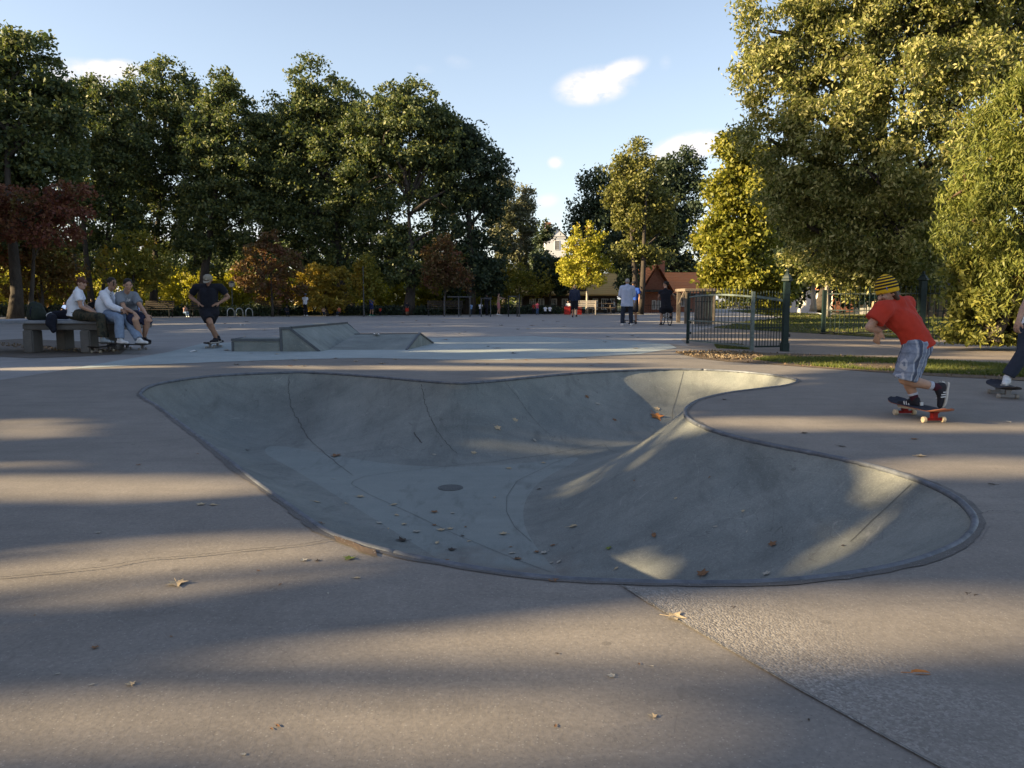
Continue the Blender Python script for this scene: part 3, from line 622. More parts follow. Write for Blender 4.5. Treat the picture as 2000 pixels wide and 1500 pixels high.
for k, (x, y, rr, h) in enumerate(((-53, 42, 4.0, 22.5), (-53.5, 47, 4.0, 23), (-54, 52, 4.0, 23.5), (-55, 57, 4.0, 22.5))):  # unseen trees added to put the back row's lower crowns in shade
    rs = random.Random(80 + k); bl = [((x + rs.uniform(-1, 1) * 1.6, y + rs.uniform(-1, 1) * 2.4, 3 + (h - 4.6) * ((a * 7) % 19) / 18), (2.8, 2.8, 2.0)) for a in range(19)]
    tree('shade_tree', 'unseen tall tree added to shade the back row, ' + ord_[k] + ' of four', 'tree', (x, y, 0), bl, 30000, .42, LM_PLANE, 120 + k, .4, aspect=.85, clump=1.2, shell=.25, keep=keep_ball, twigs=20, group='unseen tall trees added for shade')
for k, (px, top_, w_) in enumerate(((150, 205, 60), (262, 180, 64), (385, 185, 66), (512, 200, 60), (600, 190, 65), (725, 195, 64), (850, 215, 58))):
    rs = random.Random(30 + k); bl = [pb(px + rs.uniform(-.5, .5) * w_, top_ + 35 + a * 26, w_ * rs.uniform(.5, .8), 67) for a in range(8)]
    tree('park_tree', 'tall dark tree filling the gap behind the front row, %s from the left' % ('first second third fourth fifth sixth seventh'.split()[k]), 'tree', P(px, 610, 66), bl, 26000, .30, LM_DARK, 140 + k, .26, holes=-.5, hl=2.2, clump=.8, cmul=.7, twigs=40, group='second row of trees behind the plaza')

# the tall plane trees behind the plaza
def blist(Y, *a, sc=1.0): return [pb(q[0], q[1], q[2], Y, q[3] if len(q) > 3 else 0, *(q[4:] if len(q) > 4 else ())) for q in a]
tree('plane_tree', 'dark tall tree cut by the left edge, tallest of the left row', 'tree', G(30, 627) * 1.0, blist(41, (-40, 154, 76), (40, 134, 76), (5, 109, 50), (85, 184, 57), (-30, 264, 101), (70, 260, 95), (105, 244, 48), (-10, 350, 101), (85, 350, 76), (20, 430, 88), (-60, 440, 88)), 60000, .26, LM_PLANE, 1, .30, holes=-1.35, hl=1.5, clump=.62, cmul=.62, shell=.42, group='tall trees behind the plaza', twigs=60)
tree('plane_tree', 'slim dark tree with a forked trunk behind the seated men', 'tree', P(190, 617, 52), blist(53, (165, 204, 48), (215, 189, 44), (180, 264, 60), (235, 264, 50), (165, 320, 60), (225, 330, 53), (170, 400, 53), (225, 420, 50), (200, 480, 50)), 42000, .24, LM_PLANE, 2, .22, holes=-1.35, hl=1.5, clump=.62, cmul=.62, shell=.42, group='tall trees behind the plaza', trunks=2, twigs=60)
tree('plane_tree', 'broad tree with a sunlit rounded top, third from the left in the tall row', 'tree', P(300, 617, 56), blist(57, (330, 162, 48), (285, 179, 48), (370, 199, 40), (310, 239, 73), (380, 260, 57), (280, 310, 69), (350, 350, 76), (300, 420, 76), (370, 440, 63)), 48000, .25, LM_PLANE, 3, .28, holes=-1.35, hl=1.5, clump=.62, cmul=.62, shell=.42, group='tall trees behind the plaza', twigs=60)
tree('plane_tree', 'tall tree whose thick trunk rises right behind the skater in black', 'tree', P(395, 617, 53), blist(54, (430, 179, 40), (455, 199, 35), (410, 229, 50), (460, 264, 57), (420, 300, 63), (475, 340, 60), (420, 390, 69), (480, 430, 63), (400, 470, 57)), 48000, .25, LM_PLANE, 4, .34, holes=-1.35, hl=1.5, clump=.62, cmul=.62, shell=.42, group='tall trees behind the plaza', twigs=60)
tree('plane_tree', 'tallest central tree with a bright yellow green peak', 'tree', P(676, 616, 54), blist(55, (615, 169, 48), (600, 199, 38), (655, 204, 48), (560, 244, 57), (625, 254, 69), (690, 244, 57), (530, 270, 44), (580, 310, 76), (660, 320, 82), (540, 390, 73), (620, 410, 88), (700, 400, 69), (600, 470, 69), (680, 480, 63)), 80000, .25, LM_PLANE, 5, .34, holes=-1.35, hl=1.5, clump=.62, cmul=.62, shell=.42, group='tall trees behind the plaza', twigs=80)
tree('plane_tree', 'wide tree with a low fork and thick pale trunk, right of the tallest', 'tree', P(798, 616, 51), blist(53, (770, 209, 40), (815, 209, 48), (850, 239, 44), (730, 264, 57), (800, 260, 76), (865, 280, 53), (745, 330, 73), (825, 350, 82), (880, 370, 50), (760, 430, 76), (850, 450, 76), (790, 490, 63), (740, 490, 53), (845, 500, 57, -1), (800, 525, 45, -1.5)), 72000, .25, LM_PLANE, 6, .38, topf=.55, holes=-1.35, hl=1.5, clump=.62, cmul=.62, shell=.42, keep=keep_maple, group='tall trees behind the plaza', twigs=80)
tree('plane_tree', 'dark rounded tree ending the row on the right beside the poplars', 'tree', P(915, 616, 53), blist(54, (925, 270, 35), (900, 290, 38), (945, 320, 45), (905, 350, 60), (955, 385, 40), (925, 420, 66), (890, 470, 60), (945, 480, 53), (905, 535, 53, -1), (950, 545, 43)), 46000, .25, LM_DARK, 7, .38, clump=.62, cmul=.62, shell=.42, keep=keep_maple, group='tall trees behind the plaza', twigs=50)
# young maples and shrubs at the plaza edge
tree('maple_tree', 'dark red maple in front of the leftmost tall tree', 'tree', P(60, 624, 36), blist(36, (130, 375, 32, 0, 55, 12), (60, 395, 60, 0, 70, 22), (120, 415, 45, 0, 60, 18), (20, 440, 70, 0, 75, 28), (100, 460, 45, 0, 60, 20), (-20, 400, 50)), 13000, .20, LM_RED, 11, .13, holes=-.6, hl=1.1, clump=.38, group='young autumn trees along the plaza edge')
tree('maple_tree', 'orange and green young tree below the red maple', 'tree', P(80, 622, 40), blist(41, (40, 500, 50), (100, 510, 48), (60, 540, 60), (130, 545, 40)), 9000, .22, LM_ORA, 12, .12, holes=-.5, hl=1.1, clump=.38, group='young autumn trees along the plaza edge')
tree('maple_tree', 'bushy yellow green tree behind the three seated men', 'tree', P(265, 620, 43), blist(44, (262, 485, 35), (235, 520, 42), (290, 520, 45), (262, 550, 55, 0, 55, 20)), 9000, .21, LM_YG, 13, .12, holes=-.5, hl=1.2, clump=.4, group='young autumn trees along the plaza edge')
tree('maple_tree', 'reddish brown young tree right of the skater in black', 'tree', P(532, 618, 46), blist(47, (530, 475, 22), (520, 505, 38), (560, 520, 34), (500, 545, 40), (545, 560, 45, 0, 50, 28)), 10000, .20, LM_BROWN, 14, .08, holes=-.5, hl=1.1, clump=.38, group='young autumn trees along the plaza edge')
tree('maple_tree', 'golden leaved shrubby tree behind the standing person in a white tee', 'tree', P(640, 617, 48), blist(49, (610, 545, 30), (650, 555, 36), (635, 585, 50, 0, 52, 24), (590, 570, 24)), 9000, .24, LM_GOLD, 15, .10, holes=-.8, hl=1.1, clump=.4, group='young autumn trees along the plaza edge')
tree('sapling_tree', 'thin green sapling behind the child in blue', 'tree', P(711, 617, 47), blist(47, (715, 515, 14), (712, 540, 24), (722, 560, 24), (700, 565, 18)), 3600, .19, LM_YG, 16, .05, keep=keep_maple, clump=.4, group='young autumn trees along the plaza edge')
tree('maple_tree', 'dusky red young tree in front of the last dark plane tree', 'tree', P(868, 616, 48), blist(48, (865, 475, 18), (860, 505, 34), (885, 525, 32), (850, 540, 30), (900, 545, 24)), 8000, .20, LM_BROWN, 17, .08, holes=-.5, hl=1.1, keep=keep_maple, clump=.45, group='young autumn trees along the plaza edge')
tree('maple_tree', 'green maple with a gold top left of the yellow maple', 'tree', P(1014, 615, 56.5), blist(56.5, (1020, 462, 22), (1005, 485, 28), (1040, 490, 22), (1015, 515, 48), (980, 540, 38), (1050, 540, 40), (1010, 560, 60, 0, 70, 20)), 13000, .19, LM_YG, 18, .10, keep=keep_maple, clump=.45, group='young autumn trees along the plaza edge')
tree('maple_tree', 'bright yellow maple with a pointed ragged crown', 'tree', P(1146, 612, 52.5), blist(52.5, (1150, 445, 10, 0, 7, 15), (1128, 452, 9, 0, 6, 14), (1120, 480, 20), (1160, 485, 22), (1140, 505, 32), (1110, 520, 22), (1178, 520, 20), (1140, 545, 38, 0, 44, 20), (1172, 462, 10)), 9500, .19, LM_YEL, 19, .09, clump=.34, shell=.3, bark=BIRCH, group='young autumn trees along the plaza edge')
# far trees
tree('poplar_tree', 'tall pale poplar close behind the row end', 'tree', P(985, 607, 82), blist(82, (985, 375, 18, 0, 16, 40), (980, 440, 24, 0, 22, 50), (990, 510, 22, 0, 24, 50)), 12000, .32, LM_POP, 21, .3, clump=.8, group='poplars behind the play area')
tree('poplar_tree', 'second pale poplar, lower and wider, its tip in clear sky', 'tree', P(1026, 607, 84), blist(84, (1028, 392, 14, 0, 13, 28), (1022, 430, 26, 0, 24, 40), (1030, 500, 26, 0, 26, 50)), 12000, .32, LM_POP, 22, .3, clump=.8, group='poplars behind the play area')
tree('poplar_tree', 'small dark poplar left of the white gabled house', 'tree', P(1062, 607, 80), blist(80, (1064, 450, 8, 0, 9, 24), (1054, 500, 13, 0, 12, 45), (1062, 550, 16, 0, 18, 40)), 7000, .32, LM_DARK, 23, .2, clump=.8, group='poplars behind the play area')
tree('lime_tree', 'wide dark tree behind the old cottage, left half of the clump', 'tree', P(1150, 607, 70), blist(71, (1160, 360, 30), (1138, 400, 26), (1180, 400, 42), (1134, 440, 26), (1170, 450, 46), (1190, 510, 50), (1145, 500, 28), (1228, 375, 48), (1238, 455, 62)), 24000, .32, LM_DARK, 24, .4, clump=.9, group='tall trees behind the cottage')
tree('lime_tree', 'tall dark tree behind the brick building, right half of the clump', 'tree', P(1310, 607, 70), blist(71, (1330, 325, 32), (1300, 345, 32), (1345, 360, 26), (1320, 400, 48), (1290, 450, 50), (1325, 480, 48), (1280, 520, 50), (1320, 540, 40)), 28000, .32, LM_DARK, 25, .4, clump=.9, group='tall trees behind the cottage')
tree('birch_tree', 'light green open tree with slender stems before the dark clump', 'tree', P(1245, 613, 52), blist(53, (1240, 300, 26), (1215, 330, 22), (1262, 335, 28), (1240, 370, 40), (1205, 385, 28), (1285, 400, 30), (1240, 430, 42), (1300, 440, 22), (1230, 490, 34, 0, 46, 16), (1265, 497, 30, 0, 40, 14)), 17000, .24, leafmat('birch_leaves', [(.10, .115, .035), (.17, .17, .045), (.25, .24, .075)], .36), 26, .22, clump=.55, trunks=2, twigs=70, group='tall trees behind the cottage')
# right hand side
tree('plane_tree', 'yellow green tree leaning out left of the big silver maple', 'tree', P(1500, 604, 36), blist(35, (1440, 290, 32), (1480, 330, 45), (1420, 370, 32), (1460, 400, 50), (1410, 440, 30), (1400, 480, 34), (1450, 490, 50), (1400, 520, 26), (1440, 550, 45, 0, 50, 25), (1500, 560, 45)), 36000, .22, leafmat('sunny_plane_leaves', [(.13, .15, .024), (.22, .22, .030), (.32, .29, .042)], .38, patch=((.30, .16, .06), .5, .66)), 31, .28, clump=.6, twigs=60)
SM = blist(23, (1500, 60, 60), (1560, 40, 70), (1480, 130, 50), (1600, 110, 90), (1680, 30, 90), (1760, 70, 110), (1880, 30, 110), (1980, 60, 110), (1530, 200, 70), (1640, 220, 95, -1), (1760, 200, 110, -1.5), (1900, 180, 110, -1), (1500, 270, 50), (1570, 300, 70), (1680, 320, 90, -1), (1800, 330, 100, -1.5), (1540, 370, 55), (1620, 400, 80), (1740, 430, 90, -1), (1600, 480, 65), (1690, 500, 75), (1800, 500, 80), (1640, -60, 90), (1800, -70, 120), (1960, -60, 120), (2100, 80, 120), (1560, 430, 50), (1650, 540, 70, 1, 80, 20), (1750, 535, 60, 3, 60, 20))
tree('silver_maple_tree', 'huge silver leaved maple filling the upper right of the view', 'tree', P(1735, 640, 24.5), SM, 300000, .145, LM_MAPLE, 32, .42, holes=-1.0, hl=1.5, clump=.5, aspect=.42, droop=.7, twigs=160, shell=.62, cmul=.55)
tree('plane_tree', 'dark tree deep behind the big silver maple', 'tree', P(1600, 604, 42), blist(44, (1480, 420, 90), (1600, 430, 110), (1720, 420, 110), (1840, 430, 110), (1540, 520, 80), (1660, 530, 60)), 30000, .34, LM_DARK, 33, .4, clump=1.0)
tree('birch_tree', 'slim birch with a bare pinkish white stem on the lawn', 'tree', P(1588, 608, 30), blist(30, (1590, 520, 40), (1575, 470, 40), (1610, 495, 40)), 7000, .2, LM_MAPLE, 34, .11, bark=BIRCH, clump=.5, topf=.9)
tree('birch_tree', 'slim birch behind the left gatepost of the right fence', 'tree', P(1615, 618, 26), blist(26, (1620, 500, 40), (1600, 450, 40), (1640, 480, 40)), 7000, .19, LM_MAPLE, 35, .10, bark=BIRCH, clump=.5, topf=.9)
tree('redwood_tree', 'feathery bright green conifer at the right edge', 'tree', P(2035, 668, 15.5), blist(15.2, (1990, 190, 38, 0, 40, 40), (1960, 250, 60), (2020, 250, 80), (1930, 310, 60), (1990, 330, 90), (1890, 370, 50), (1960, 390, 85), (1900, 430, 60), (2040, 430, 100), (1950, 480, 60), (1990, 540, 60), (2080, 300, 110), (2070, 180, 80)), 90000, .13, LM_FEATH, 36, .30, holes=-.45, hl=.9, clump=.34, aspect=.24, droop=1.0, shell=.5, twigs=60, bark=BARKB, flat_=1.25, cmul=.6)
tree('laurel_bush', 'big glossy bush with sunlit yellow green leaves by the right path', 'bush', P(1930, 668, 15.6), blist(15.8, (1900, 520, 46), (1940, 530, 60), (1882, 580, 36), (1915, 590, 56), (1960, 590, 60), (2020, 580, 60), (1880, 632, 40), (1930, 635, 52), (1985, 635, 60), (2050, 630, 60), (1872, 545, 24), (2060, 540, 60)), 42000, .13, LM_BUSH, 37, .12, holes=-.9, hl=.8, clump=.30, aspect=.42, droop=.3, trunks=3)
# low shrubs behind the plaza edge, sunlit from behind
def shrub(name, label, cat, px, py, w_, h_, Y, n, mat, seed, leaf=.22, group=None):
    bs = []; rs = random.Random(seed); k = max(3, int(w_ / (h_ * .8)))
    for i in range(k): bs.append(pb(px - w_ / 2 + w_ * (i + .5) / k, py - h_ * .45 + rs.uniform(-.12, .12) * h_, 0, Y, rs.uniform(-1, 1), w_ / k * .75, None, w_ / k * .7)); bs[-1] = (bs[-1][0], (bs[-1][1][0], bs[-1][1][1], h_ * .52 * Y / FPX))
    root = thing(name, label, cat, (P(px, py, Y).x, Y, 0), group); r = np.random.default_rng(seed)
    P_, C_, O_ = crown_points(bs, n, r, .5, .6); P_ = P_[P_[:, 2] > .02]; v, f = leaf_quads(P_, leaf, r, .7); mesh_np('foliage', v - np.array(root.location), f, mat, root)
    m = MB(root.location); 
    for c, rad in bs:
        for j in range(4):
            b0 = Vector((c[0] + rs.uniform(-.2, .2), c[1] + rs.uniform(-.2, .2), 0)); m.tube([b0, b0.lerp(Vector(c), .6) + Vector((rs.uniform(-.2, .2), 0, 0)), Vector(c) + Vector((rs.uniform(-1, 1) * rad[0] * .6, 0, rad[2] * .4))], [.035, .025, .01], 5)
    m.build('stems', BARK, root); return root
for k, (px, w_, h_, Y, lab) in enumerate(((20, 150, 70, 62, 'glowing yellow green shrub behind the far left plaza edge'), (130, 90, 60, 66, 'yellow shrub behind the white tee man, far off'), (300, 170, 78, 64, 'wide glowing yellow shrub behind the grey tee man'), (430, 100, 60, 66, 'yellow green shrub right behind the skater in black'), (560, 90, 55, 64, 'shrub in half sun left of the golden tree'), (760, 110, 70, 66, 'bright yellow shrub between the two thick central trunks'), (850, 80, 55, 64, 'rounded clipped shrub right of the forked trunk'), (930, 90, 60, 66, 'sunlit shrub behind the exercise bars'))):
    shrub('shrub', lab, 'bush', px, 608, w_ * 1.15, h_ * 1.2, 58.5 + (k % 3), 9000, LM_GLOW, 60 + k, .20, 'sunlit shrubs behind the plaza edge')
# trees beyond, one dark mass between the trunks
far = [(-60, 520, 90), (60, 470, 80), (180, 500, 70), (330, 520, 80), (450, 500, 70), (560, 510, 80), (690, 520, 70), (800, 510, 80), (900, 530, 60)]
for k, (px, py, r_) in enumerate(far):
    tree('park_tree', 'rounded dark tree deep in the park, number %s from the left among the far trees' % ('one two three four five six seven eight nine'.split()[k]), 'tree', P(px, 605, 88), blist(89, (px, py, r_ * .7), (px - r_ * .5, py + 45, r_ * .5), (px + r_ * .5, py + 40, r_ * .5)), 7500, .42, LM_PLANE, 80 + k, .3, clump=1.0, twigs=20, group='far trees in the park')

def woods():
    r = np.random.default_rng(9); bs = []
    for k in range(70):
        a = -62 + 124 * k / 69; Yd = 150 + 25 * math.sin(k * 1.7); x = math.tan(R(a)) * 150; h = r.uniform(7, 12) * (1.0 if abs(a) > 12 else .75); bs.append(((x, Yd, h * .45), (6.5, 5, h * .55)))
    P_, C_, O_ = crown_points(bs, 60000, r, 2.2, .6); P_ = P_[P_[:, 2] > .1]; v, f = leaf_quads(P_, 1.0, r, .8, 0, None)
    tag(mesh_np('distant_woods', v, f, LM_PLANE), 'far line of woods closing the horizon all round the park', 'woods', kind='stuff')
woods()

tree('yew_tree', 'dark low tree in front of the left half of the cottage', 'tree', P(1075, 610, 57), blist(57.5, (1068, 520, 26), (1085, 545, 28), (1055, 550, 26), (1095, 520, 16)), 9000, .24, LM_DARK, 41, .15, clump=.5)
tree('yew_tree', 'dark broad bush tree behind the pair standing on the plaza', 'tree', P(1225, 610, 57), blist(57.5, (1222, 520, 22), (1232, 550, 22), (1215, 480, 26)), 6000, .24, LM_DARK, 42, .15, clump=.5)
# ------------------------------------------------------------------ ramps, fences, furniture, buildings
M_RAMP = concrete('ramp_concrete', (.16, .185, .18), (.26, .28, .26), speck=.3, stain=1.5, scuff=1.0)
M_EDGE = flat('ramp_steel', (.10, .115, .13), .5, .7, scale=8)
M_GREEN = flat('green_black_paint', (.011, .024, .022), .55, 0, .35, 10)
M_SKYLIT = flat('skylit_green', (.13, .165, .155), .6, .1, .35, 12)  # gate paint with the pale sky light put into its colour
M_BAR = flat('bar_green', (.045, .062, .058), .6, 0, .3, 10)
M_BLACK = flat('black_iron', (.02, .022, .024), .5, .2)
M_GREYIRON = flat('grey_iron', (.08, .085, .09), .6, .2)
M_WOODW = flat('grey_weathered_wood', (.17, .14, .11), .85, 0, .35, 9)
M_WOODD = flat('dark_wood', (.06, .048, .038), .8, 0, .3, 9)
M_WHITE = flat('white_paint', (.72, .70, .66), .6, 0, .08)
n = NT('brick'); br = n.t.nodes.new('ShaderNodeTexBrick'); br.inputs['Scale'].default_value = 4; br.inputs['Color1'].default_value = (.26, .085, .045, 1); br.inputs['Color2'].default_value = (.34, .13, .07, 1); br.inputs['Mortar'].default_value = (.25, .2, .17, 1)
mp = n.t.nodes.new('ShaderNodeMapping'); mp.inputs['Rotation'].default_value = (math.pi / 2, 0, 0); n.t.links.new(n.obj(), mp.inputs[0]); n.t.links.new(mp.outputs[0], br.inputs['Vector']); n.base(br.outputs['Color']).pr(.9); M_BRICK = n.m
def tilemat(name, c1, c2, c3):
    n = NT(name); wv = n.t.nodes.new('ShaderNodeTexWave'); wv.inputs['Scale'].default_value = 2.2; wv.inputs['Distortion'].default_value = .6; wv.bands_direction = 'Z'; n.t.links.new(n.obj(), wv.inputs[0])
    c = n.mix(n.ramp(n.noise(1.2, 5, .7, n.obj()), [(.4, (0, 0, 0)), (.65, (1, 1, 1))]), n.mix(wv.outputs['Fac'], c1, c2), c3); n.base(c).pr(.9); n.bump(wv.outputs['Fac'], .6, .05); return n.m
M_TILE = tilemat('red_roof_tiles', (.50, .15, .05), (.66, .24, .08), (.52, .20, .08)); M_MOSS = tilemat('mossy_roof_tiles', (.40, .24, .08), (.52, .33, .12), (.46, .31, .10)); M_SLATE = tilemat('slate_roof', (.07, .07, .075), (.10, .10, .10), (.085, .08, .08))
M_GLASS = flat('dark_glass', (.03, .035, .04), .12, 0, .1, 5, .6, 0)

# ledge and ramps
Yf = G(550, 687).y
x0, x1, x2 = P(453, 687, Yf).x, P(547, 687, Yf).x, P(625, 687, Yf).x; xe = P(568, 687, Yf).x
hk = P(560, 640, Yf).z; hl = P(500, 662, Yf).z; LEN = 3.2
t = thing('grind_ledge', 'low concrete ledge with steel edge joined to the bank ramp', 'ledge', (x0, Yf, 0))
MB((x0, Yf, 0)).box(((x0 + x1) / 2, Yf + .31, hl / 2), (x1 - x0 - .004, .6, hl)).build('block', M_RAMP, t, bevel=.008)
m = MB((x0, Yf, 0)); m.box(((x0 + x1) / 2, Yf + .005, hl - .018), (x1 - x0 + .01, .05, .05)).box((x0 + .02, Yf + .30, hl - .018), (.05, .56, .05)).box((x0 + .02, Yf + .004, hl / 2 - .03), (.045, .03, hl - .05)).build('steel_edge', M_EDGE, t, bevel=.004)
t = thing('bank_ramp', 'tall concrete bank ramp with steel edges rising behind the ledge', 'skate ramp', (x1, Yf, 0))
sec = [(x1 + .003, 0), (x2, 0), (x2, .012), (xe, hk), (x1 + .003, hk)]
m = MB((x1, Yf, 0)); vs = [(a, Yf, b) for a, b in sec] + [(a + .45 * (a >= xe - .01), Yf + LEN, b) for a, b in sec]; k = len(sec)
m.add(vs, [tuple(range(k)), tuple(range(k, 2 * k))[::-1]] + [(i, i + k, (i + 1) % k + k, (i + 1) % k) for i in range(k)]); m.build('block', M_RAMP, t, bevel=.006)
m = MB((x1, Yf, 0)); m.bar((x1 + .03, Yf - .004, 0), (x1 + .03, Yf - .004, hk - .03), .05, .03, up=(0, 1, 0)).bar((x1, Yf + .0, hk - .015), (xe + .02, Yf + .0, hk - .015), .05, .05)
m.bar((xe, Yf + .0, hk - .02), (x2, Yf + .0, .0), .045, .05).bar((xe + .01, Yf + .03, hk), (xe + .45, Yf + LEN, hk), .06, .04).bar((xe + .45, Yf + LEN - .02, hk - .01), (x2 + .4, Yf + LEN - .02, .01), .04, .04)
m.build('steel_edge', M_EDGE, t, bevel=.004)
a = G(794, 684); b = G(846, 671); hp = P(822, 652, (a.y + b.y) / 2).z; xl = x2 + .06
t = thing('spine_ramp', 'low roof shaped concrete spine ramp with a steel edged triangular end', 'skate ramp', tuple(a))
ap = Vector(((a.x + b.x) / 2 - .02, (a.y + b.y) / 2, hp)); lf = [Vector((xl, a.y - .05, .004)), Vector((xl + .3, ap.y, hp - .01)), Vector((xl + .5, b.y, .004))]
m = MB(a); m.add([a, ap, b] + lf, [(0, 1, 2), (3, 5, 4), (0, 3, 4, 1), (1, 4, 5, 2), (0, 2, 5, 3)]); m.build('block', M_RAMP, t)
m = MB(a); m.bar(a + Vector((0, 0, .01)), ap + Vector((0, 0, .012)), .05, .03).bar(ap + Vector((0, 0, .012)), b + Vector((0, 0, .01)), .05, .03).bar(ap + Vector((0, 0, .008)), lf[1] + Vector((0, 0, .008)), .03, .02); m.build('steel_edge', M_EDGE, t, bevel=.003)

# concrete table tennis table with net
TY = P(100, 690, G(100, 690).y).y; tx0, tx1 = P(33, 625, TY).x, P(230, 625, TY).x; tz = P(100, 626, TY).z
t = thing('table_tennis_table', 'outdoor concrete table tennis table the three men sit on', 'table', ((tx0 + tx1) / 2, TY, 0))
O = t.location; M_TT = concrete('table_concrete', (.10, .095, .088), (.17, .16, .15), speck=.3, stain=.9); M_TTOP = concrete('table_top_paint', (.20, .215, .24), (.28, .30, .33), speck=.3, stain=.5)
TL = 1.53; txl = P(-60, 625, TY).x
MB(O).box(((txl + tx1) / 2, TY + TL / 2, tz - .03), (tx1 - txl, TL, .06)).build('table_top', M_TTOP, t, bevel=.012)
MB(O).box(((tx0 + tx1) / 2, TY + TL / 2 + .03, tz - .125), (tx1 - tx0 - .06, TL - .12, .125)).build('apron', M_TT, t, bevel=.02)
for px, dy in ((60, .12), (171, .12), (124, .95), (222, .95)):
    p = P(px, 690, TY + dy); MB(O).box((p.x, TY + dy + .1, (tz - .19) / 2), (.20, .34, tz - .19)).build('leg', M_TT, t, bevel=.02)
m = MB(O); ny_ = TY + 1.1; nz0 = tz + .02
for k in range(40): q = tx0 + .15 + (tx1 - tx0 - .2) * k / 39; m.bar((q, ny_, nz0), (q, ny_, nz0 + .14), .012, .008, up=(0, 1, 0))
for k in range(4): m.bar((tx0 + .12, ny_, nz0 + .005 + k * .044), (tx1 - .03, ny_, nz0 + .005 + k * .044), .012, .008)
m.build('net', M_WHITE, t)
# bags
def blob(name, shapes, mat, parent, origin, vox=.02, sm=3, disp=0.0, dsize=.1):
    """one continuous soft body grown from overlapping cones and balls"""
    m = MB(origin)
    for s in shapes:
        if s[0] == 'c':
            p, q, r1, r2 = Vector(s[1]), Vector(s[2]), s[3], s[4]; flat_ = s[5] if len(s) > 5 else 0
            d = q - p; L = d.length
            if L < 1e-4: continue
            u, w_, d = frame_of(d); prof = []
            if not flat_ & 1: prof += [(r1 * math.cos(a), -r1 * math.sin(a)) for a in (1.45, 1.0, .5)]
            prof += [(r1, 0), (r2, L)]
            if not flat_ & 2: prof += [(r2 * math.cos(a), L + r2 * math.sin(a)) for a in (.5, 1.0, 1.45)]
            m.lathe(p, prof, 14, d)
        else:
            c, rad, ax = Vector(s[1]), s[2], (s[3] if len(s) > 3 else Matrix.Identity(3)); vs = []; fs = []; NU, NV = 14, 9
            for i in range(NV + 1):
                ph = math.pi * i / NV
                for j in range(NU):
                    th = 2 * math.pi * j / NU; vs.append(c + ax @ Vector((rad[0] * math.sin(ph) * math.cos(th), rad[1] * math.sin(ph) * math.sin(th), rad[2] * math.cos(ph))))
            for i in range(NV):
                for j in range(NU): fs.append((i * NU + j, i * NU + (j + 1) % NU, (i + 1) * NU + (j + 1) % NU, (i + 1) * NU + j))
            m.add(vs, fs)
    o = m.build(name, mat, None)
    rm = o.modifiers.new('r', 'REMESH'); rm.mode = 'VOXEL'; rm.voxel_size = vox; rm.use_smooth_shade = True
    if sm: s_ = o.modifiers.new('s', 'SMOOTH'); s_.iterations = sm; s_.factor = .5
    if disp:
        tx = bpy.data.textures.new('folds', 'CLOUDS'); tx.noise_scale = dsize; dm = o.modifiers.new('d', 'DISPLACE'); dm.texture = tx; dm.strength = disp; dm.texture_coords = 'LOCAL'
    dg = bpy.context.evaluated_depsgraph_get(); me = bpy.data.meshes.new_from_object(o.evaluated_get(dg)); old = o.data; o.modifiers.clear(); o.data = me; bpy.data.meshes.remove(old)
    if not me.materials: me.materials.append(mat)
    me.name = name
    if parent: o.parent = parent
    return o
M_BAG = flat('dark_green_canvas', (.022, .030, .022), .85, 0, .3); M_NAVYC = flat('navy_cloth', (.012, .014, .024), .9, 0, .3)
by = TY + .35
def pp(px, py, dy=0): return P(px, py, by + dy)
t = thing('backpack', 'dark green upright backpack standing on the left end of the table', 'backpack', pp(70, 622)); O = t.location
blob('bag_body', [('c', pp(66, 616), pp(66, 599), .14, .11), ('c', pp(78, 616), pp(74, 600), .14, .10), ('c', pp(70, 617, -.1), pp(70, 606, -.1), .11, .09)], M_BAG, t, O, .025, 3, .02)
MB(O).tube([pp(62, 600, -.12), pp(59, 608, -.18), pp(60, 618, -.17)], .018, 6).build('strap', M_NAVYC, t, smooth=True)
MB(O).tube([pp(66, 592), pp(69, 589), pp(72, 592)], .012, 6).build('handle', M_NAVYC, t, smooth=True)
t = thing('duffel_bag', 'black soft duffel bag lying on the table beside the white tee man', 'bag', pp(122, 621)); O = t.location
blob('bag_body', [('c', pp(108, 614), pp(134, 613), .075, .085), ('c', pp(112, 617), pp(132, 617), .07, .07)], M_NAVYC, t, O, .022, 3, .02)
MB(O).tube([pp(114, 607), pp(121, 602), pp(129, 606)], .012, 6).build('handle', M_BLACK, t, smooth=True)
jk = blob('jacket', [('c', P(98, 620, TY - .02), P(96, 632, TY - .06), .07, .075), ('c', P(104, 620, TY - .02), P(105, 645, TY - .06), .07, .05), ('c', P(96, 632, TY - .06), P(104, 648, TY - .05), .06, .035), ('c', P(100, 618, TY + .1), P(101, 622, TY - .03), .08, .07)], M_NAVYC, None, (0, 0, 0), .02, 3, .03)
tag(jk, 'dark jacket hanging over the front edge of the table', 'jacket')
blob_ = blob('paper_bag', [('c', P(94, 616, TY + .3), P(100, 612, TY + .3), .04, .03)], M_WHITE, None, (0, 0, 0), .012, 1, .01); blob_.name = 'paper_bag'; tag(blob_, 'crumpled white paper bag between the backpack and the duffel bag', 'bag')

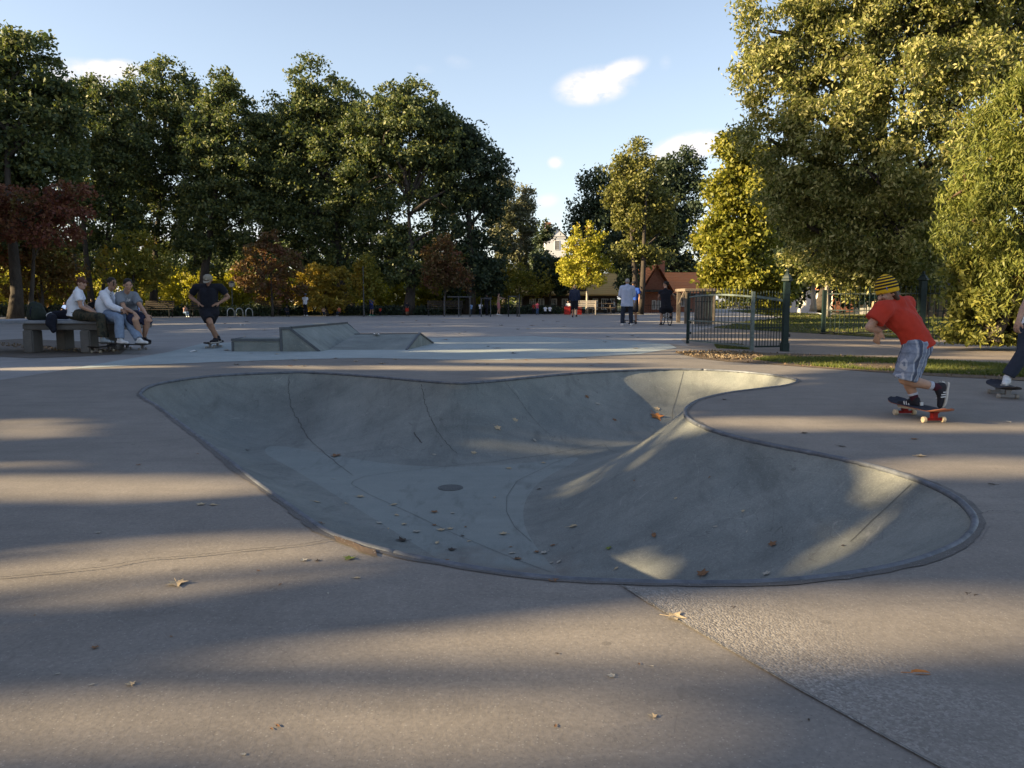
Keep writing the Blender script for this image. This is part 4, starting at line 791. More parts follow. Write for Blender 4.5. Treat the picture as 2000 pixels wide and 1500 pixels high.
# skateboards
def skateboard(loc, rz, label, deckc, wheelc=(.62, .55, .42), group='skateboards', truckc=(.22, .22, .23), under=(.055, .045, .04), roll=0):
    t = thing('skateboard', label, 'skateboard', loc, group, rz)
    L, W, H0 = .80, .205, .098; N = 22; V = []; F = []
    prof = []
    for i in range(N + 1):
        s = -1 + 2 * i / N; x = s * L / 2; e = max(0, abs(s) - .62) / .38; z = H0 + .040 * e ** 1.5; wd = W / 2 * math.sqrt(max(.02, 1 - max(0, (abs(s) - .74) / .27) ** 2)); prof.append((x, z, wd))
    for th, nm, mat in ((.006, 'deck', flat('deck_ply_%.2f' % under[0], under, .6)), (.0015, 'grip_tape', flat('grip_%.3f%.3f' % deckc[:2], deckc, .9, 0, .3, 30))):
        m = MB(); z0 = 0 if nm == 'deck' else .0062; vs = []
        for (x, z, wd) in prof:
            for (sg, c) in ((-1, .006), (-.5, 0), (0, -.001), (.5, 0), (1, .006)): vs.append((x, sg * wd, z + c + z0))
        vs += [(a, b, c + th) for a, b, c in vs]; K = 5 * (N + 1); fs = []
        for i in range(N):
            for k in range(4): a = i * 5 + k; fs += [(a, a + 1, a + 6, a + 5), (K + a, K + a + 5, K + a + 6, K + a + 1)]
            fs += [(i * 5, i * 5 + 5, K + i * 5 + 5, K + i * 5), (i * 5 + 4, K + i * 5 + 4, K + i * 5 + 9, i * 5 + 9)]
        fs += [(k, K + k, K + k + 1, k + 1) for k in range(4)] + [(N * 5 + k, N * 5 + k + 1, K + N * 5 + k + 1, K + N * 5 + k) for k in range(4)]
        m.add(vs, fs); m.build(nm, mat, t, smooth=True)
    for sx in (-1, 1):
        x = sx * .215; m = MB(); m.bar((x, -.07, .03), (x, .07, .03), .022, .024).box((x, 0, .062), (.05, .045, .045)).box((x, 0, .09), (.075, .055, .012)); m.build('truck', flat('truck_%.3f_%.3f' % truckc[:2], truckc, .4, .5), t, bevel=.003)
        for sy in (-1, 1): MB().lathe((x, sy * .085 - .016, .0265), [(.012, 0), (.024, .001), (.0265, .005), (.0265, .027), (.024, .031), (.012, .032)], 14, (0, 1, 0)).build('wheel', flat('wheel_%.2f' % wheelc[0], wheelc, .5), t, smooth=False)
    return t
BA = math.radians(-86)
boyb = (G(1771, 812) + G(1818, 824)) / 2
skateboard((boyb.x, boyb.y, 0), BA, 'skateboard with cream wheels and red trucks ridden by the boy in red', (.02, .024, .04), (.62, .50, .33), truckc=(.22, .015, .015), under=(.26, .10, .06))
rb = G(1958, 774); skateboard((rb.x, rb.y, 0), math.radians(70), 'dark skateboard ridden by the person cut by the right edge', (.02, .022, .035), (.30, .27, .23))
bb = G(418, 679.5); skateboard((bb.x, bb.y, 0), math.radians(90), 'black skateboard under the man in the cap', (.02, .02, .024), (.40, .38, .34))
p = G(201, 688); skateboard((p.x, p.y, 0), math.radians(86), 'worn skateboard parked on the ground below the table', (.06, .055, .055), (.42, .38, .30))
p = G(264, 683); skateboard((p.x, p.y, 0), math.radians(158), 'skateboard under the feet of the man in the white long sleeved shirt', (.015, .015, .018), (.28, .26, .24))
p = G(1238, 632); skateboard((p.x, p.y + 1.2, 0), math.radians(5), 'far skateboard at the feet of the pair standing on the plaza', (.02, .02, .022), (.06, .06, .06))

# iron fence panels: posts, rails, spiked bars
def fence_panel(root, a, b, h, n, mat, matr, O, spike=.16, mid=(.55,), arch=0.0, bw=.014, low=.08, rw=.035):
    a, b = Vector(a), Vector(b)
    hh = lambda t_: h + arch * math.sin(math.pi * t_)
    m = MB(O)
    for i in range(n):
        t_ = (i + .5) / n; p = a.lerp(b, t_); top = hh(t_) + spike; m.tube([p + Vector((0, 0, low)), p + Vector((0, 0, top - .06)), p + Vector((0, 0, top - .045)), p + Vector((0, 0, top))], [bw * .6, bw * .6, bw * 1.1, .002], 6)
    m.build('bars', mat, root)
    m = MB(O); pts = [a.lerp(b, k / 8) + Vector((0, 0, hh(k / 8))) for k in range(9)]
    for p, q in zip(pts[:-1], pts[1:]): m.bar(p, q, .018, rw)
    m.build('top_rail', matr, root)
    for f in mid: MB(O).bar(a + Vector((0, 0, h * f)), b + Vector((0, 0, h * f)), .016, rw * .8).build('middle_rail', matr, root)
    MB(O).bar(a + Vector((0, 0, low)), b + Vector((0, 0, low)), .018, rw).build('bottom_rail', matr, root)
A1 = G(1343, 671); A2 = G(1468, 685); A3 = G(1524, 684)
t = thing('park_gate', 'open iron gate leaf with a curved pale top rail, left of the tall post', 'gate', tuple(A1))
fence_panel(t, A1, A2, P(1400, 580, 17.0).z, 19, M_BAR, M_SKYLIT, A1, .15, (.50,), .05)
for q in (A1, A2): MB(A1).box((q.x, q.y, .60), (.065, .065, 1.20)).build('gate_stile', M_GREEN if q is A1 else M_SKYLIT, t, bevel=.006)
m = MB(A1)
for z in (.25, .5, .8): m.box((A1.x + .05, A1.y, z), (.06, .03, .05))
m.build('hinge', M_GREEN, t)
t = thing('park_gate', 'second iron gate leaf folded against the tall green post', 'gate', tuple(A2)); A2b = A2 + Vector((.08, .06, 0))
fence_panel(t, A2b, A3, 1.03, 9, M_GREEN, M_GREEN, A2, .15, (.45, .82), .05); MB(A2).bar(A2b + Vector((0, -.02, 1.10)), A3 + Vector((0, -.02, 1.02)), .02, .05).build('brace', M_SKYLIT, t)
def gatepost(pos, h, w_, label, m1):
    t = thing('gate_post', label, 'gate post', tuple(pos)); x, y = pos[0], pos[1]
    MB(pos).box((x, y, h * .43), (w_, w_, h * .86)).build('shaft', m1, t, bevel=.008)
    MB(pos).box((x, y, .09), (w_ * 1.3, w_ * 1.3, .18)).build('plinth', m1, t, bevel=.01)
    MB(pos).lathe((x, y, h * .86), [(w_ * .72, 0), (w_ * .98, .02), (w_ * .98, .05), (w_ * .8, .07), (w_ * .62, .12), (w_ * .2, .19), (w_ * .28, .215), (w_ * .24, .24), (w_ * .04, .27)], 4).build('cap', m1, t)
    MB(pos).box((x, y, h * .72), (w_ * 1.12, w_ * 1.12, .05)).build('collar', m1, t, bevel=.006)
    m = MB(pos); m.box((x + w_ * .62, y, .32), (.05, .05, .06)); m.build('latch', M_BLACK, t)
PG = G(1532, 686.5); gatepost(PG, P(1532, 528, PG.y).z, .115, 'tall dark green iron gatepost with a pointed cap, left of the pair', M_GREEN)
PG2 = P(1797, 655, 21.5); PG2.z = 0; gatepost(PG2, P(1797, 530, 21.5).z, .17, 'tall iron gatepost behind the boy in red', M_GREEN)
F1 = G(1607, 652.5); F2 = Vector((PG2.x - .15, PG2.y - .1, 0)); hF = P(1607, 574, F1.y).z
t = thing('iron_fence', 'dark iron fence with spikes between the lawn post and the far gatepost', 'fence', tuple(F1))
fence_panel(t, F1, F2, hF, 19, M_GREEN, M_GREEN, F1, .22, (.60,), 0, .018, .06)
MB(F1).box((F1.x, F1.y, hF * .5 + .06), (.10, .10, hF + .12)).build('post', M_GREEN, t, bevel=.008)
F3 = P(1900, 655, 20.5); F3.z = 0; t = thing('iron_fence', 'short iron fence running from the far gatepost into the bush', 'fence', tuple(PG2))
fence_panel(t, PG2 + Vector((.15, 0, 0)), F3, hF, 10, M_GREEN, M_GREEN, PG2, .22, (.60,), 0, .018, .06)
m = MB(); rs = random.Random(5)
for k in range(7):
    a = P(1600 + k * 28, 655, F1.y - .35 - k * .03); a.z = .035; b = a + Vector((rs.uniform(.4, .9), rs.uniform(-.25, .25), rs.uniform(0, .05))); m.tube([a, a.lerp(b, .5) + Vector((0, rs.uniform(-.05, .05), .02)), b], [.022, .016, .008], 5)
tag(m.build('fallen_branch', BARK), 'thin fallen branches lying at the foot of the right fence', 'branch')

# slatted litter bin
LB = G(1373, 636); hb = P(1373, 575, LB.y).z; t = thing('litter_bin', 'round wooden slatted litter bin with a dark rim behind the gate', 'bin', tuple(LB)); rb_ = .33
MB(LB).lathe(LB, [(rb_ - .05, .06), (rb_ - .05, hb - .08)], 20).build('liner', M_BLACK, t)
m = MB(LB)
for k in range(20):
    a = 2 * math.pi * k / 20; m.box((LB.x + rb_ * math.cos(a), LB.y + rb_ * math.sin(a), hb / 2), (.03, .085, hb - .1), rz=a)
m.build('slats', M_WOODW, t, bevel=.005); m = MB(LB)
m.lathe(LB + Vector((0, 0, hb - .09)), [(rb_ + .04, 0), (rb_ + .05, .04), (rb_ - .05, .09), (rb_ - .12, .09)], 20); m.build('lid', M_GREYIRON, t)
for z in (.25, hb - .3): MB(LB).lathe(LB + Vector((0, 0, z)), [(rb_ + .022, 0), (rb_ + .022, .03)], 20).build('hoop', M_BLACK, t)

# benches and picnic tables
def bench(loc, rz, label, mat=M_WOODD, group='park benches', w_=1.7, legm=M_BLACK):
    t = thing('park_bench', label, 'bench', loc, group, rz)
    m = MB()
    for k in range(4): m.box((0, .05 + k * .11, .45), (w_, .09, .035))
    m.build('seat', mat, t, bevel=.006); m = MB()
    for k in range(4): m.box((0, .50 + k * .02, .58 + k * .11), (w_, .03, .085))
    m.build('backrest', mat, t, bevel=.006)
    for s in (-1, 1): m = MB(); x = s * (w_ / 2 - .12); m.bar((x, .06, 0), (x, .06, .44), .05).bar((x, .44, 0), (x, .58, .95), .05).bar((x, .03, .42), (x, .5, .42), .05).bar((x, .02, .65), (x, .5, .66), .05); m.bar((x, .06, .44), (x, .06, .65), .04); m.build('end_frame', legm, t)
    return t
def picnic(loc, rz, label, mat, legm=None, group='picnic tables'):
    t = thing('picnic_table', label, 'picnic table', loc, group, rz); legm = legm or mat
    m = MB(); [m.box((0, -.3 + k * .15, .74), (1.8, .13, .04)) for k in range(5)]; m.build('table_top', mat, t)
    for s in (-1, 1): m = MB(); [m.box((0, s * (.66 + k * .13), .44), (1.8, .12, .04)) for k in range(2)]; m.build('bench_seat', mat, t)
    for s in (-1, 1): x = s * .65; m = MB(); m.bar((x, -.25, .72), (x, -.62, 0), .07, .05).bar((x, .25, .72), (x, .62, 0), .07, .05).bar((x, -.78, .40), (x, .78, .40), .05, .08).bar((x, -.34, .69), (x, .34, .69), .05, .07); m.build('leg_frame', legm, t)
    return t
def gy(px, py): p = G(px, py); return (p.x, p.y, 0)
bench(gy(520, 617.2), 0, 'dark wooden bench in front of the red brown maple')
bench(gy(868, 616.6), 0, 'long dark bench left of the exercise bars', w_=2.3)
bench(gy(305, 620), 0, 'dark bench right of the three seated men')
bench(gy(395, 619.8), 0, 'dark bench behind the legs of the man in the cap')
M_PALE = flat('pale_wood', (.50, .44, .36), .8, 0, .2)
bench((*gy(1142, 614.5)[:2], 0), math.radians(180), 'white painted bench right of the walking man in navy', M_PALE, w_=1.6, legm=M_PALE)
picnic(gy(1172, 613), .1, 'weathered picnic table right of the white bench', flat('brown_wood', (.22, .17, .12), .85))
picnic(gy(1452, 609), .2, 'pale picnic table seen through the gate, left one', M_PALE); picnic(gy(1490, 608.5), -.1, 'pale picnic table seen through the gate, right one', M_PALE)
# bike hoops
M_HOOP = flat('pale_hoop_steel', (.5, .5, .48), .35, .4)
hp0 = None
for k, px in enumerate((451, 468, 487)):
    p = G(px, 619.6); lab = ['left', 'middle', 'right'][k] + ' one of three pale hoop bike stands by the far hedge'
    if hp0 is None:
        hp0 = thing('bike_stand', lab, 'bike stand', tuple(p), 'hoop bike stands', R(58)); m = MB(); m.tube([(-.24, 0, 0), (-.24, 0, .3)] + [(.24 * -math.cos(a), 0, .3 + .22 * math.sin(a)) for a in (.4, .8, 1.2, 1.57, 1.9, 2.3, 2.7)] + [(.24, 0, .3), (.24, 0, 0)], .022, 8); m.build('hoop', M_HOOP, hp0, smooth=True)
    else: copy_tree(hp0, tuple(p), R(58), lab)
# lamp post
p = P(455, 617, 50); p.z = 0; hh = P(455, 551, 50).z; t = thing('lamp_post', 'slim park lamp post right of the man in the cap', 'lamp post', tuple(p))
MB(p).tube([p, p + Vector((0, 0, .6)), p + Vector((0, 0, .62)), p + Vector((0, 0, hh - .35))], [.08, .07, .045, .035], 10).build('pole', flat('lamp_grey', (.10, .11, .10), .6), t)
MB(p).lathe(p + Vector((0, 0, hh - .35)), [(.06, 0), (.16, .05), (.19, .28), (.14, .3)], 10).build('lantern', flat('lamp_glass', (.55, .53, .45), .3), t); MB(p).lathe(p + Vector((0, 0, hh - .05)), [(.22, 0), (.16, .06), (.03, .14)], 10).build('lamp_cap', M_GREYIRON, t)
# thin grey stakes next to saplings
for px, py0, lab in ((711, 520, 'tall thin grey pole beside the child in blue'), (1014, 575, 'thin stake holding the green maple with the gold top')):
    q = P(px, 617, 46.2); q.z = 0; top = P(px, py0, 46.2).z; t = thing('stake_pole', lab, 'pole', tuple(q)); MB(q).tube([q, q + Vector((0, 0, top))], [.035, .03], 8).build('pole', M_GREYIRON, t); MB(q).lathe(q + Vector((0, 0, .0)), [(.07, 0), (.07, .04), (.04, .06)], 8).build('foot', M_GREYIRON, t)
# outdoor exercise bars
def bars(pxs, top, label, mat=M_GREYIRON, Y=46.0):
    a = P(pxs[0], 616, Y); t = thing('exercise_bar', label, 'exercise frame', (a.x, Y, 0), 'outdoor exercise frames'); O = t.location; z = P(pxs[0], top, Y).z
    for px in pxs: x = P(px, 616, Y).x; MB(O).tube([(x, Y, 0), (x, Y, z + .05)], .035, 8).build('post', mat, t)
    MB(O).tube([(P(pxs[0], 0, Y).x, Y, z), (P(pxs[-1], 0, Y).x, Y, z)], .035, 8).build('bar', M_GREYIRON, t, smooth=True)
bars((868, 896, 918), 580, 'wide grey pull up frame right of the long dark bench'); bars((993, 1010), 579, 'short black bar frame held by the topless man', M_BLACK); bars((940, 958), 583, 'frame behind the man in black')
# red crate things near walking man
for px, lab in ((1108, 'bright red box left of the walking man'), (1130, 'bright red box right of the walking man')):
    q = G(px, 614.5); t = thing('red_box', lab, 'box', tuple(q)); MB(q).box((q.x, q.y, .25), (.42, .35, .5)).build('box_body', flat('red_plastic', (.35, .02, .015), .5), t, bevel=.02); MB(q).box((q.x, q.y, .53), (.46, .38, .05)).build('lid', flat('red_plastic', (.35, .02, .015), .5), t, bevel=.01)
# low railing and hedge along the far plaza edge
def low_hedge(label, px0, px1, py, h, n, seed, mat=LM_DARK, Yp=None):
    a, b = G(px0, py), G(px1, py); bs = []; k = max(3, int((b - a).length / .9)); r = np.random.default_rng(seed); rs = random.Random(seed)
    for i in range(k): c = a.lerp(b, (i + .5) / k); bs.append(((c.x, c.y + .6, h * .5), (.75, .5, h * .52)))
    root = thing('low_hedge', label, 'hedge', tuple(a), 'low hedges round the plaza'); P_, C_, O_ = crown_points(bs, n, r, .3, .75); P_ = P_[P_[:, 2] > .03]; v, f = leaf_quads(P_, .16, r, .8); mesh_np('foliage', v - np.array(root.location), f, mat, root)
    m = MB(root.location)
    for c, rad in bs: m.tube([(c[0], c[1], 0), (c[0] + rs.uniform(-.2, .2), c[1], h * .5), (c[0] + rs.uniform(-.4, .4), c[1], h * .8)], [.03, .02, .01], 5)
    m.build('stems', BARK, root)
low_hedge('dark low hedge along the far left plaza edge', -120, 520, 618.2, .6, 12000, 201); low_hedge('low hedge behind the benches in the middle distance', 520, 860, 615.4, .5, 8000, 202); low_hedge('low hedge behind the exercise frames', 860, 1100, 613.4, .5, 6000, 203)
low_hedge('clipped hedge at the back of the sunny lawn, seen between the gates', 1380, 1620, 603.5, .75, 7000, 204, LM_BUSH); low_hedge('dark hedge between the cyclist and the gate', 1318, 1345, 607, 1.4, 2500, 205, LM_DARK)
low_hedge('low hedge behind the right fence', 1620, 1850, 603, .5, 4500, 206, LM_BUSH)
for a_, b_, py, lab in ((-60, 330, 619.8, 'black iron railing along the far left plaza edge'), (640, 860, 615.9, 'black iron railing behind the child in blue'), (890, 1100, 613.8, 'black iron railing by the exercise frames'), (1180, 1330, 612, 'dark low railing in front of the brick building')):
    a, b = G(a_, py), G(b_, py); t = thing('low_railing', lab, 'railing', tuple(a), 'low iron railings'); n_ = int((b - a).length / .16); m = MB(a)
    for i in range(n_): q = a.lerp(b, i / n_); m.bar(q, q + Vector((0, 0, .62)), .016, .016, up=(0, 1, 0))
    m.build('bars', M_BLACK, t); MB(a).bar(a + Vector((0, 0, .6)), b + Vector((0, 0, .6)), .03, .03).build('rail', M_BLACK, t)

# ------------------------------------------------------------------ buildings
def gable(root, x0, x1, y0, y1, ze, zr, mat_wall, mat_roof, O, axis='x', over=.35, hip=0.0, thick=.12):
    """walls plus pitched roof; ridge runs along axis"""
    w_ = MB(O)
    if axis == 'x':
        ym = (y0 + y1) / 2; w_.add([(x0, y0, 0), (x1, y0, 0), (x1, y1, 0), (x0, y1, 0), (x0, y0, ze), (x1, y0, ze), (x1, y1, ze), (x0, y1, ze), (x0, ym, zr if not hip else ze), (x1, ym, zr if not hip else ze)],
            [(0, 1, 5, 4), (2, 3, 7, 6), (0, 4, 8, 7, 3), (1, 2, 6, 9, 5), (4, 5, 9, 8), (7, 8, 9, 6)])
        e = [(x0 - over, y0 - over, ze - .12), (x1 + over, y0 - over, ze - .12), (x1 + over, y1 + over, ze - .12), (x0 - over, y1 + over, ze - .12), (x0 - over + hip, ym, zr), (x1 + over - hip, ym, zr)]
    else:
        xm = (x0 + x1) / 2; w_.add([(x0, y0, 0), (x1, y0, 0), (x1, y1, 0), (x0, y1, 0), (x0, y0, ze), (x1, y0, ze), (x1, y1, ze), (x0, y1, ze), (xm, y0, zr), (xm, y1, zr)],
            [(0, 1, 5, 8, 4), (2, 3, 7, 9, 6), (0, 4, 7, 3), (1, 2, 6, 5), (4, 8, 9, 7), (5, 6, 9, 8)])
        e = [(x0 - over, y0 - over, ze - .12), (x0 - over, y1 + over, ze - .12), (x1 + over, y1 + over, ze - .12), (x1 + over, y0 - over, ze - .12), (xm, y0 - over, zr), (xm, y1 + over, zr)]
        e = [e[0], e[3], e[2], e[1], e[4], e[5]]
    wo = w_.build('wall', mat_wall, root)
    r_ = MB(O); v = e + [(a, b, c + thick) for a, b, c in e]
    if axis == 'x': fs = [(0, 1, 5, 4), (2, 3, 4, 5), (0, 4, 3), (1, 2, 5)]
    else: fs = [(0, 4, 5, 3), (1, 2, 5, 4), (0, 1, 4), (2, 3, 5)]
    if not hip and axis == 'x': fs2 = fs[:2]
    elif not hip: fs2 = fs[:2]
    else: fs2 = fs
    r_.add(v, fs2 + [tuple(i + 6 for i in f[::-1]) for f in fs2] + [(0, 1, 7, 6), (1, 2, 8, 7), (2, 3, 9, 8), (3, 0, 6, 9)])
    return wo, r_.build('roof', mat_roof, root)
def window(root, x0, x1, z0, z1, y, O, bars_=2, mat=M_WHITE):
    m = MB(O); f = .06; m.box(((x0 + x1) / 2, y - .03, z1), (x1 - x0 + f, .06, f)).box(((x0 + x1) / 2, y - .03, z0), (x1 - x0 + f, .07, f)); m.box((x0, y - .03, (z0 + z1) / 2), (f, .06, z1 - z0 - f)).box((x1, y - .03, (z0 + z1) / 2), (f, .06, z1 - z0 - f))
    for k in range(1, bars_ + 1): m.box((x0 + (x1 - x0) * k / (bars_ + 1), y - .025, (z0 + z1) / 2), (.04, .03, z1 - z0 - f))
    w_ = m.build('window', mat, root); MB(O).box(((x0 + x1) / 2, y - .004, (z0 + z1) / 2), (x1 - x0 - f, .008, z1 - z0 - f)).build('pane', M_GLASS, w_)
def X(px, Y): return P(px, 600, Y).x
def Z(py, Y): return P(1000, py, Y).z
Y = 60; t = thing('cottage', 'long dark walled cottage with a mossy yellow roof behind the yellow maple', 'building', (X(1050, Y), Y, 0)); O = t.location
gable(t, X(1020, Y), X(1205, Y), Y, Y + 7, Z(575, Y), Z(534, Y), flat('dark_brick_wall', (.075, .052, .040), .9), M_MOSS, O, 'x', .6)
for a, b in ((1035, 1046), (1052, 1062), (1078, 1087), (1098, 1108), (1158, 1167), (1175, 1187), (1192, 1200)): window(t, X(a, Y), X(b, Y), Z(604, Y), Z(584, Y), Y, O)
MB(O).box((X(1120, Y), Y + 3.5, Z(530, Y) + .5), (.8, .8, 1.6)).build('chimney', M_BRICK, t)
MB(O).box((X(1132, Y), Y - .02, .98), (1.0, .06, 1.95)).build('door', M_WOODD, t)
Y = 62; t = thing('brick_building', 'red brick park building with steep red tiled roofs', 'building', (X(1250, Y), Y, 0)); O = t.location
gable(t, X(1297, Y), X(1395, Y), Y + .5, Y + 9, Z(573, Y), Z(531, Y), M_BRICK, M_TILE, O, 'x', .4)
w2, r2 = gable(t, X(1246, Y), X(1296, Y), Y - 2.2, Y + 6, Z(570, Y), Z(522, Y), M_BRICK, M_TILE, O, 'y', .3)
MB(O).box((X(1294, Y), Y + 1.5, Z(532, Y)), (.7, .6, 2.0)).build('chimney', M_BRICK, t)
MB(O).box((X(1345, Y), Y + .06, Z(574, Y) - .02), (X(1395, Y) - X(1297, Y), .16, .14)).build('gutter', M_BLACK, t)
MB(O).prism([(X(1249, Y), Y - 4.4), (X(1280, Y), Y - 4.4), (X(1280, Y), Y - 2.3), (X(1249, Y), Y - 2.3)], Z(571, Y), Z(567, Y)).build('canopy', M_WOODD, t)
for a, b in ((1264, 1270), (1273, 1279)): window(t, X(a, Y), X(b, Y), Z(603, Y), Z(587, Y), Y - 2.2, O, 1)
window(t, X(1330, Y), X(1342, Y), Z(598, Y), Z(580, Y), Y + .5, O, 2)
Y = 130; t = thing('gabled_house', 'tall white rendered house gable between the poplar and the yellow maple', 'building', (X(1082, Y), Y, 0)); O = t.location; W_ = flat('white_render', (.62, .63, .66), .8)
gable(t, X(1064, Y), X(1104, Y), Y, Y + 9, Z(462, Y), Z(444, Y), W_, M_SLATE, O, 'y', .25); window(t, X(1083, Y), X(1091, Y), Z(488, Y), Z(470, Y), Y, O); MB(O).box((X(1071, Y), Y + 3, Z(444, Y)), (.9, .9, 2.2)).build('chimney', M_BRICK, t)
Y = 52; t = thing('lodge_house', 'white and red brick lodge behind the birches and the right fence', 'building', (X(1680, Y), Y, 0)); O = t.location
gable(t, X(1625, Y), X(1750, Y), Y, Y + 8, Z(562, Y), Z(525, Y), M_WHITE, M_TILE, O, 'x', .4)
MB(O).box(((X(1625, Y) + X(1665, Y)) / 2, Y - .06, Z(590, Y)), (X(1665, Y) - X(1625, Y), .1, Z(576, Y) * 1.0)).build('brick_plinth', M_BRICK, t)
for a, b in ((1672, 1684), (1695, 1706), (1728, 1738)): window(t, X(a, Y), X(b, Y), Z(598, Y), Z(574, Y), Y, O, 2, M_WOODD)
Y = 44; t = thing('park_pavilion', 'small pavilion with a grey slate roof right of the far gatepost', 'building', (X(1830, Y), Y, 0)); O = t.location
M_TAN = flat('tan_paint', (.26, .20, .13), .8); gable(t, X(1798, Y), X(1880, Y), Y, Y + 6, Z(560, Y), Z(528, Y), M_TAN, M_SLATE, O, 'x', .5, 2.0)
m = MB(O)
for k in range(5): a = X(1806 + k * 16, Y); m.box((a, Y - .45, Z(560, Y) / 2), (.14, .14, Z(560, Y) - .1))
m.build('columns', M_WOODD, t)
# parasols
for k, (px, py, lab) in enumerate(((1692, 571, 'green parasol left of the striped hat'), (1712, 574, 'second green parasol partly behind the striped hat'))):
    Y = 46 + k; q = P(px, 603, Y); q.z = 0; t = thing('parasol', lab, 'parasol', tuple(q), 'green garden parasols'); z = Z(py, Y); MB(q).tube([q, q + Vector((0, 0, z))], .03, 6).build('pole', M_WOODD, t)
    MB(q).lathe(q + Vector((0, 0, z - .42)), [(.95, 0), (.93, .03), (.5, .25), (.04, .46)], 8).build('canopy', flat('green_canvas', (.03, .17, .12), .8), t)
# timber shelter beam behind the gate
a = P(1335, 569, 33); t = thing('timber_shelter', 'small timber post and beam shelter above the litter bin', 'shelter', (a.x, 33, 0)); O = t.location; z = a.z
for px in (1341, 1393):
    for dy in (0, 1.6): x = P(px, 600, 33).x; MB(O).box((x, 33 + dy, z / 2), (.16, .16, z)).build('post', M_WOODW, t, bevel=.01)
MB(O).box((P(1366, 600, 33).x, 33.8, z + .06), (P(1398, 600, 33).x - P(1336, 600, 33).x, 2.0, .12)).build('roof_deck', M_WOODW, t, bevel=.01)
m = MB(O); [m.bar((P(px, 0, 33).x, 33, z - .55), (P(px + s * 10, 0, 33).x, 33, z - .02), .09) for px, s in ((1341, 1), (1393, -1))]; m.build('brace', M_WOODW, t)
# small sign by the lawn
q = G(1546, 606); t = thing('notice_sign', 'small slanted brown notice board beyond the tall gatepost', 'sign', tuple(q)); MB(q).bar(q, q + Vector((0, 0, 1.0)), .07).build('post', M_WOODD, t); MB(q).box(q + Vector((0, 0, 1.1)), (.75, .05, .5), ax=Matrix.Rotation(R(-14), 3, 'Y')).build('board', flat('notice_tan', (.34, .22, .16), .7), t, bevel=.01)
# ------------------------------------------------------------------ people
def skinmat(name, c):
    n = NT(name); n.base(n.ramp(n.noise(9, 4, .6, n.obj()), [(.3, [q * .85 for q in c]), (.7, [min(1, q * 1.12) for q in c])])).pr(.5, 0, .4); n.b.inputs['Subsurface Weight'].default_value = .08; n.b.inputs['Subsurface Radius'].default_value = (.02, .008, .004); n.b.inputs['Subsurface Scale'].default_value = .5; return n.m
SK1 = skinmat('skin_fair', (.42, .25, .17)); SK2 = skinmat('skin_tan', (.32, .18, .115)); SK3 = skinmat('skin_brown', (.16, .085, .055))
M_EYEW = flat('eye_dark', (.02, .015, .012), .2, 0, .05, 5, .6, 0); M_LIP = flat('lip', (.24, .09, .075), .6)
def rot_to(f, up=(0, 0, 1)):
    f = Vector(f).normalized(); r = f.cross(Vector(up)).normalized(); u = r.cross(f).normalized(); return r, f, u, Matrix((r, f, u)).transposed()
def hand_shapes(w, d, n, s, curl=.5, thumb=1):
    """palm and five bent fingers; w wrist, d finger direction, n back of the hand"""
    d = Vector(d).normalized(); n = Vector(n); n = (n - d * n.dot(d)).normalized(); l = d.cross(n) * thumb; out = [('c', w, w + d * .045 * s, .024 * s, .026 * s)]
    for k in (-1, 0, 1): out.append(('c', w + d * .02 * s + l * k * .018 * s, w + d * .082 * s + l * k * .024 * s, .015 * s, .013 * s))
    for k, L in ((-1.5, .062), (-.5, .076), (.5, .082), (1.5, .074)):
        a = w + d * .085 * s + l * k * .0185 * s; q = d
        for j, (f, rr) in enumerate(((.45, .0095), (.32, .0085), (.23, .0078))):
            q = (q * math.cos(curl * .55) - n * math.sin(curl * .55)).normalized(); n2 = (n * math.cos(curl * .55) + q * math.sin(curl * .55)); b = a + (q + l * k * .05).normalized() * L * f * s; out.append(('c', a, b, rr * s, (rr - .001) * s)); a = b; n = n2.normalized() if j < 2 else n
        n = Vector(n); n = (n - d * n.dot(d)).normalized() if (n - d * n.dot(d)).length > .1 else l.cross(d)
    a = w + d * .022 * s + l * .026 * s; b = a + (d * .7 + l * .75 - n * .25).normalized() * .038 * s; c = b + (d * .95 + l * .25 - n * .25).normalized() * .032 * s
    out += [('c', a, b, .014 * s, .011 * s), ('c', b, c, .0105 * s, .009 * s)]; return out
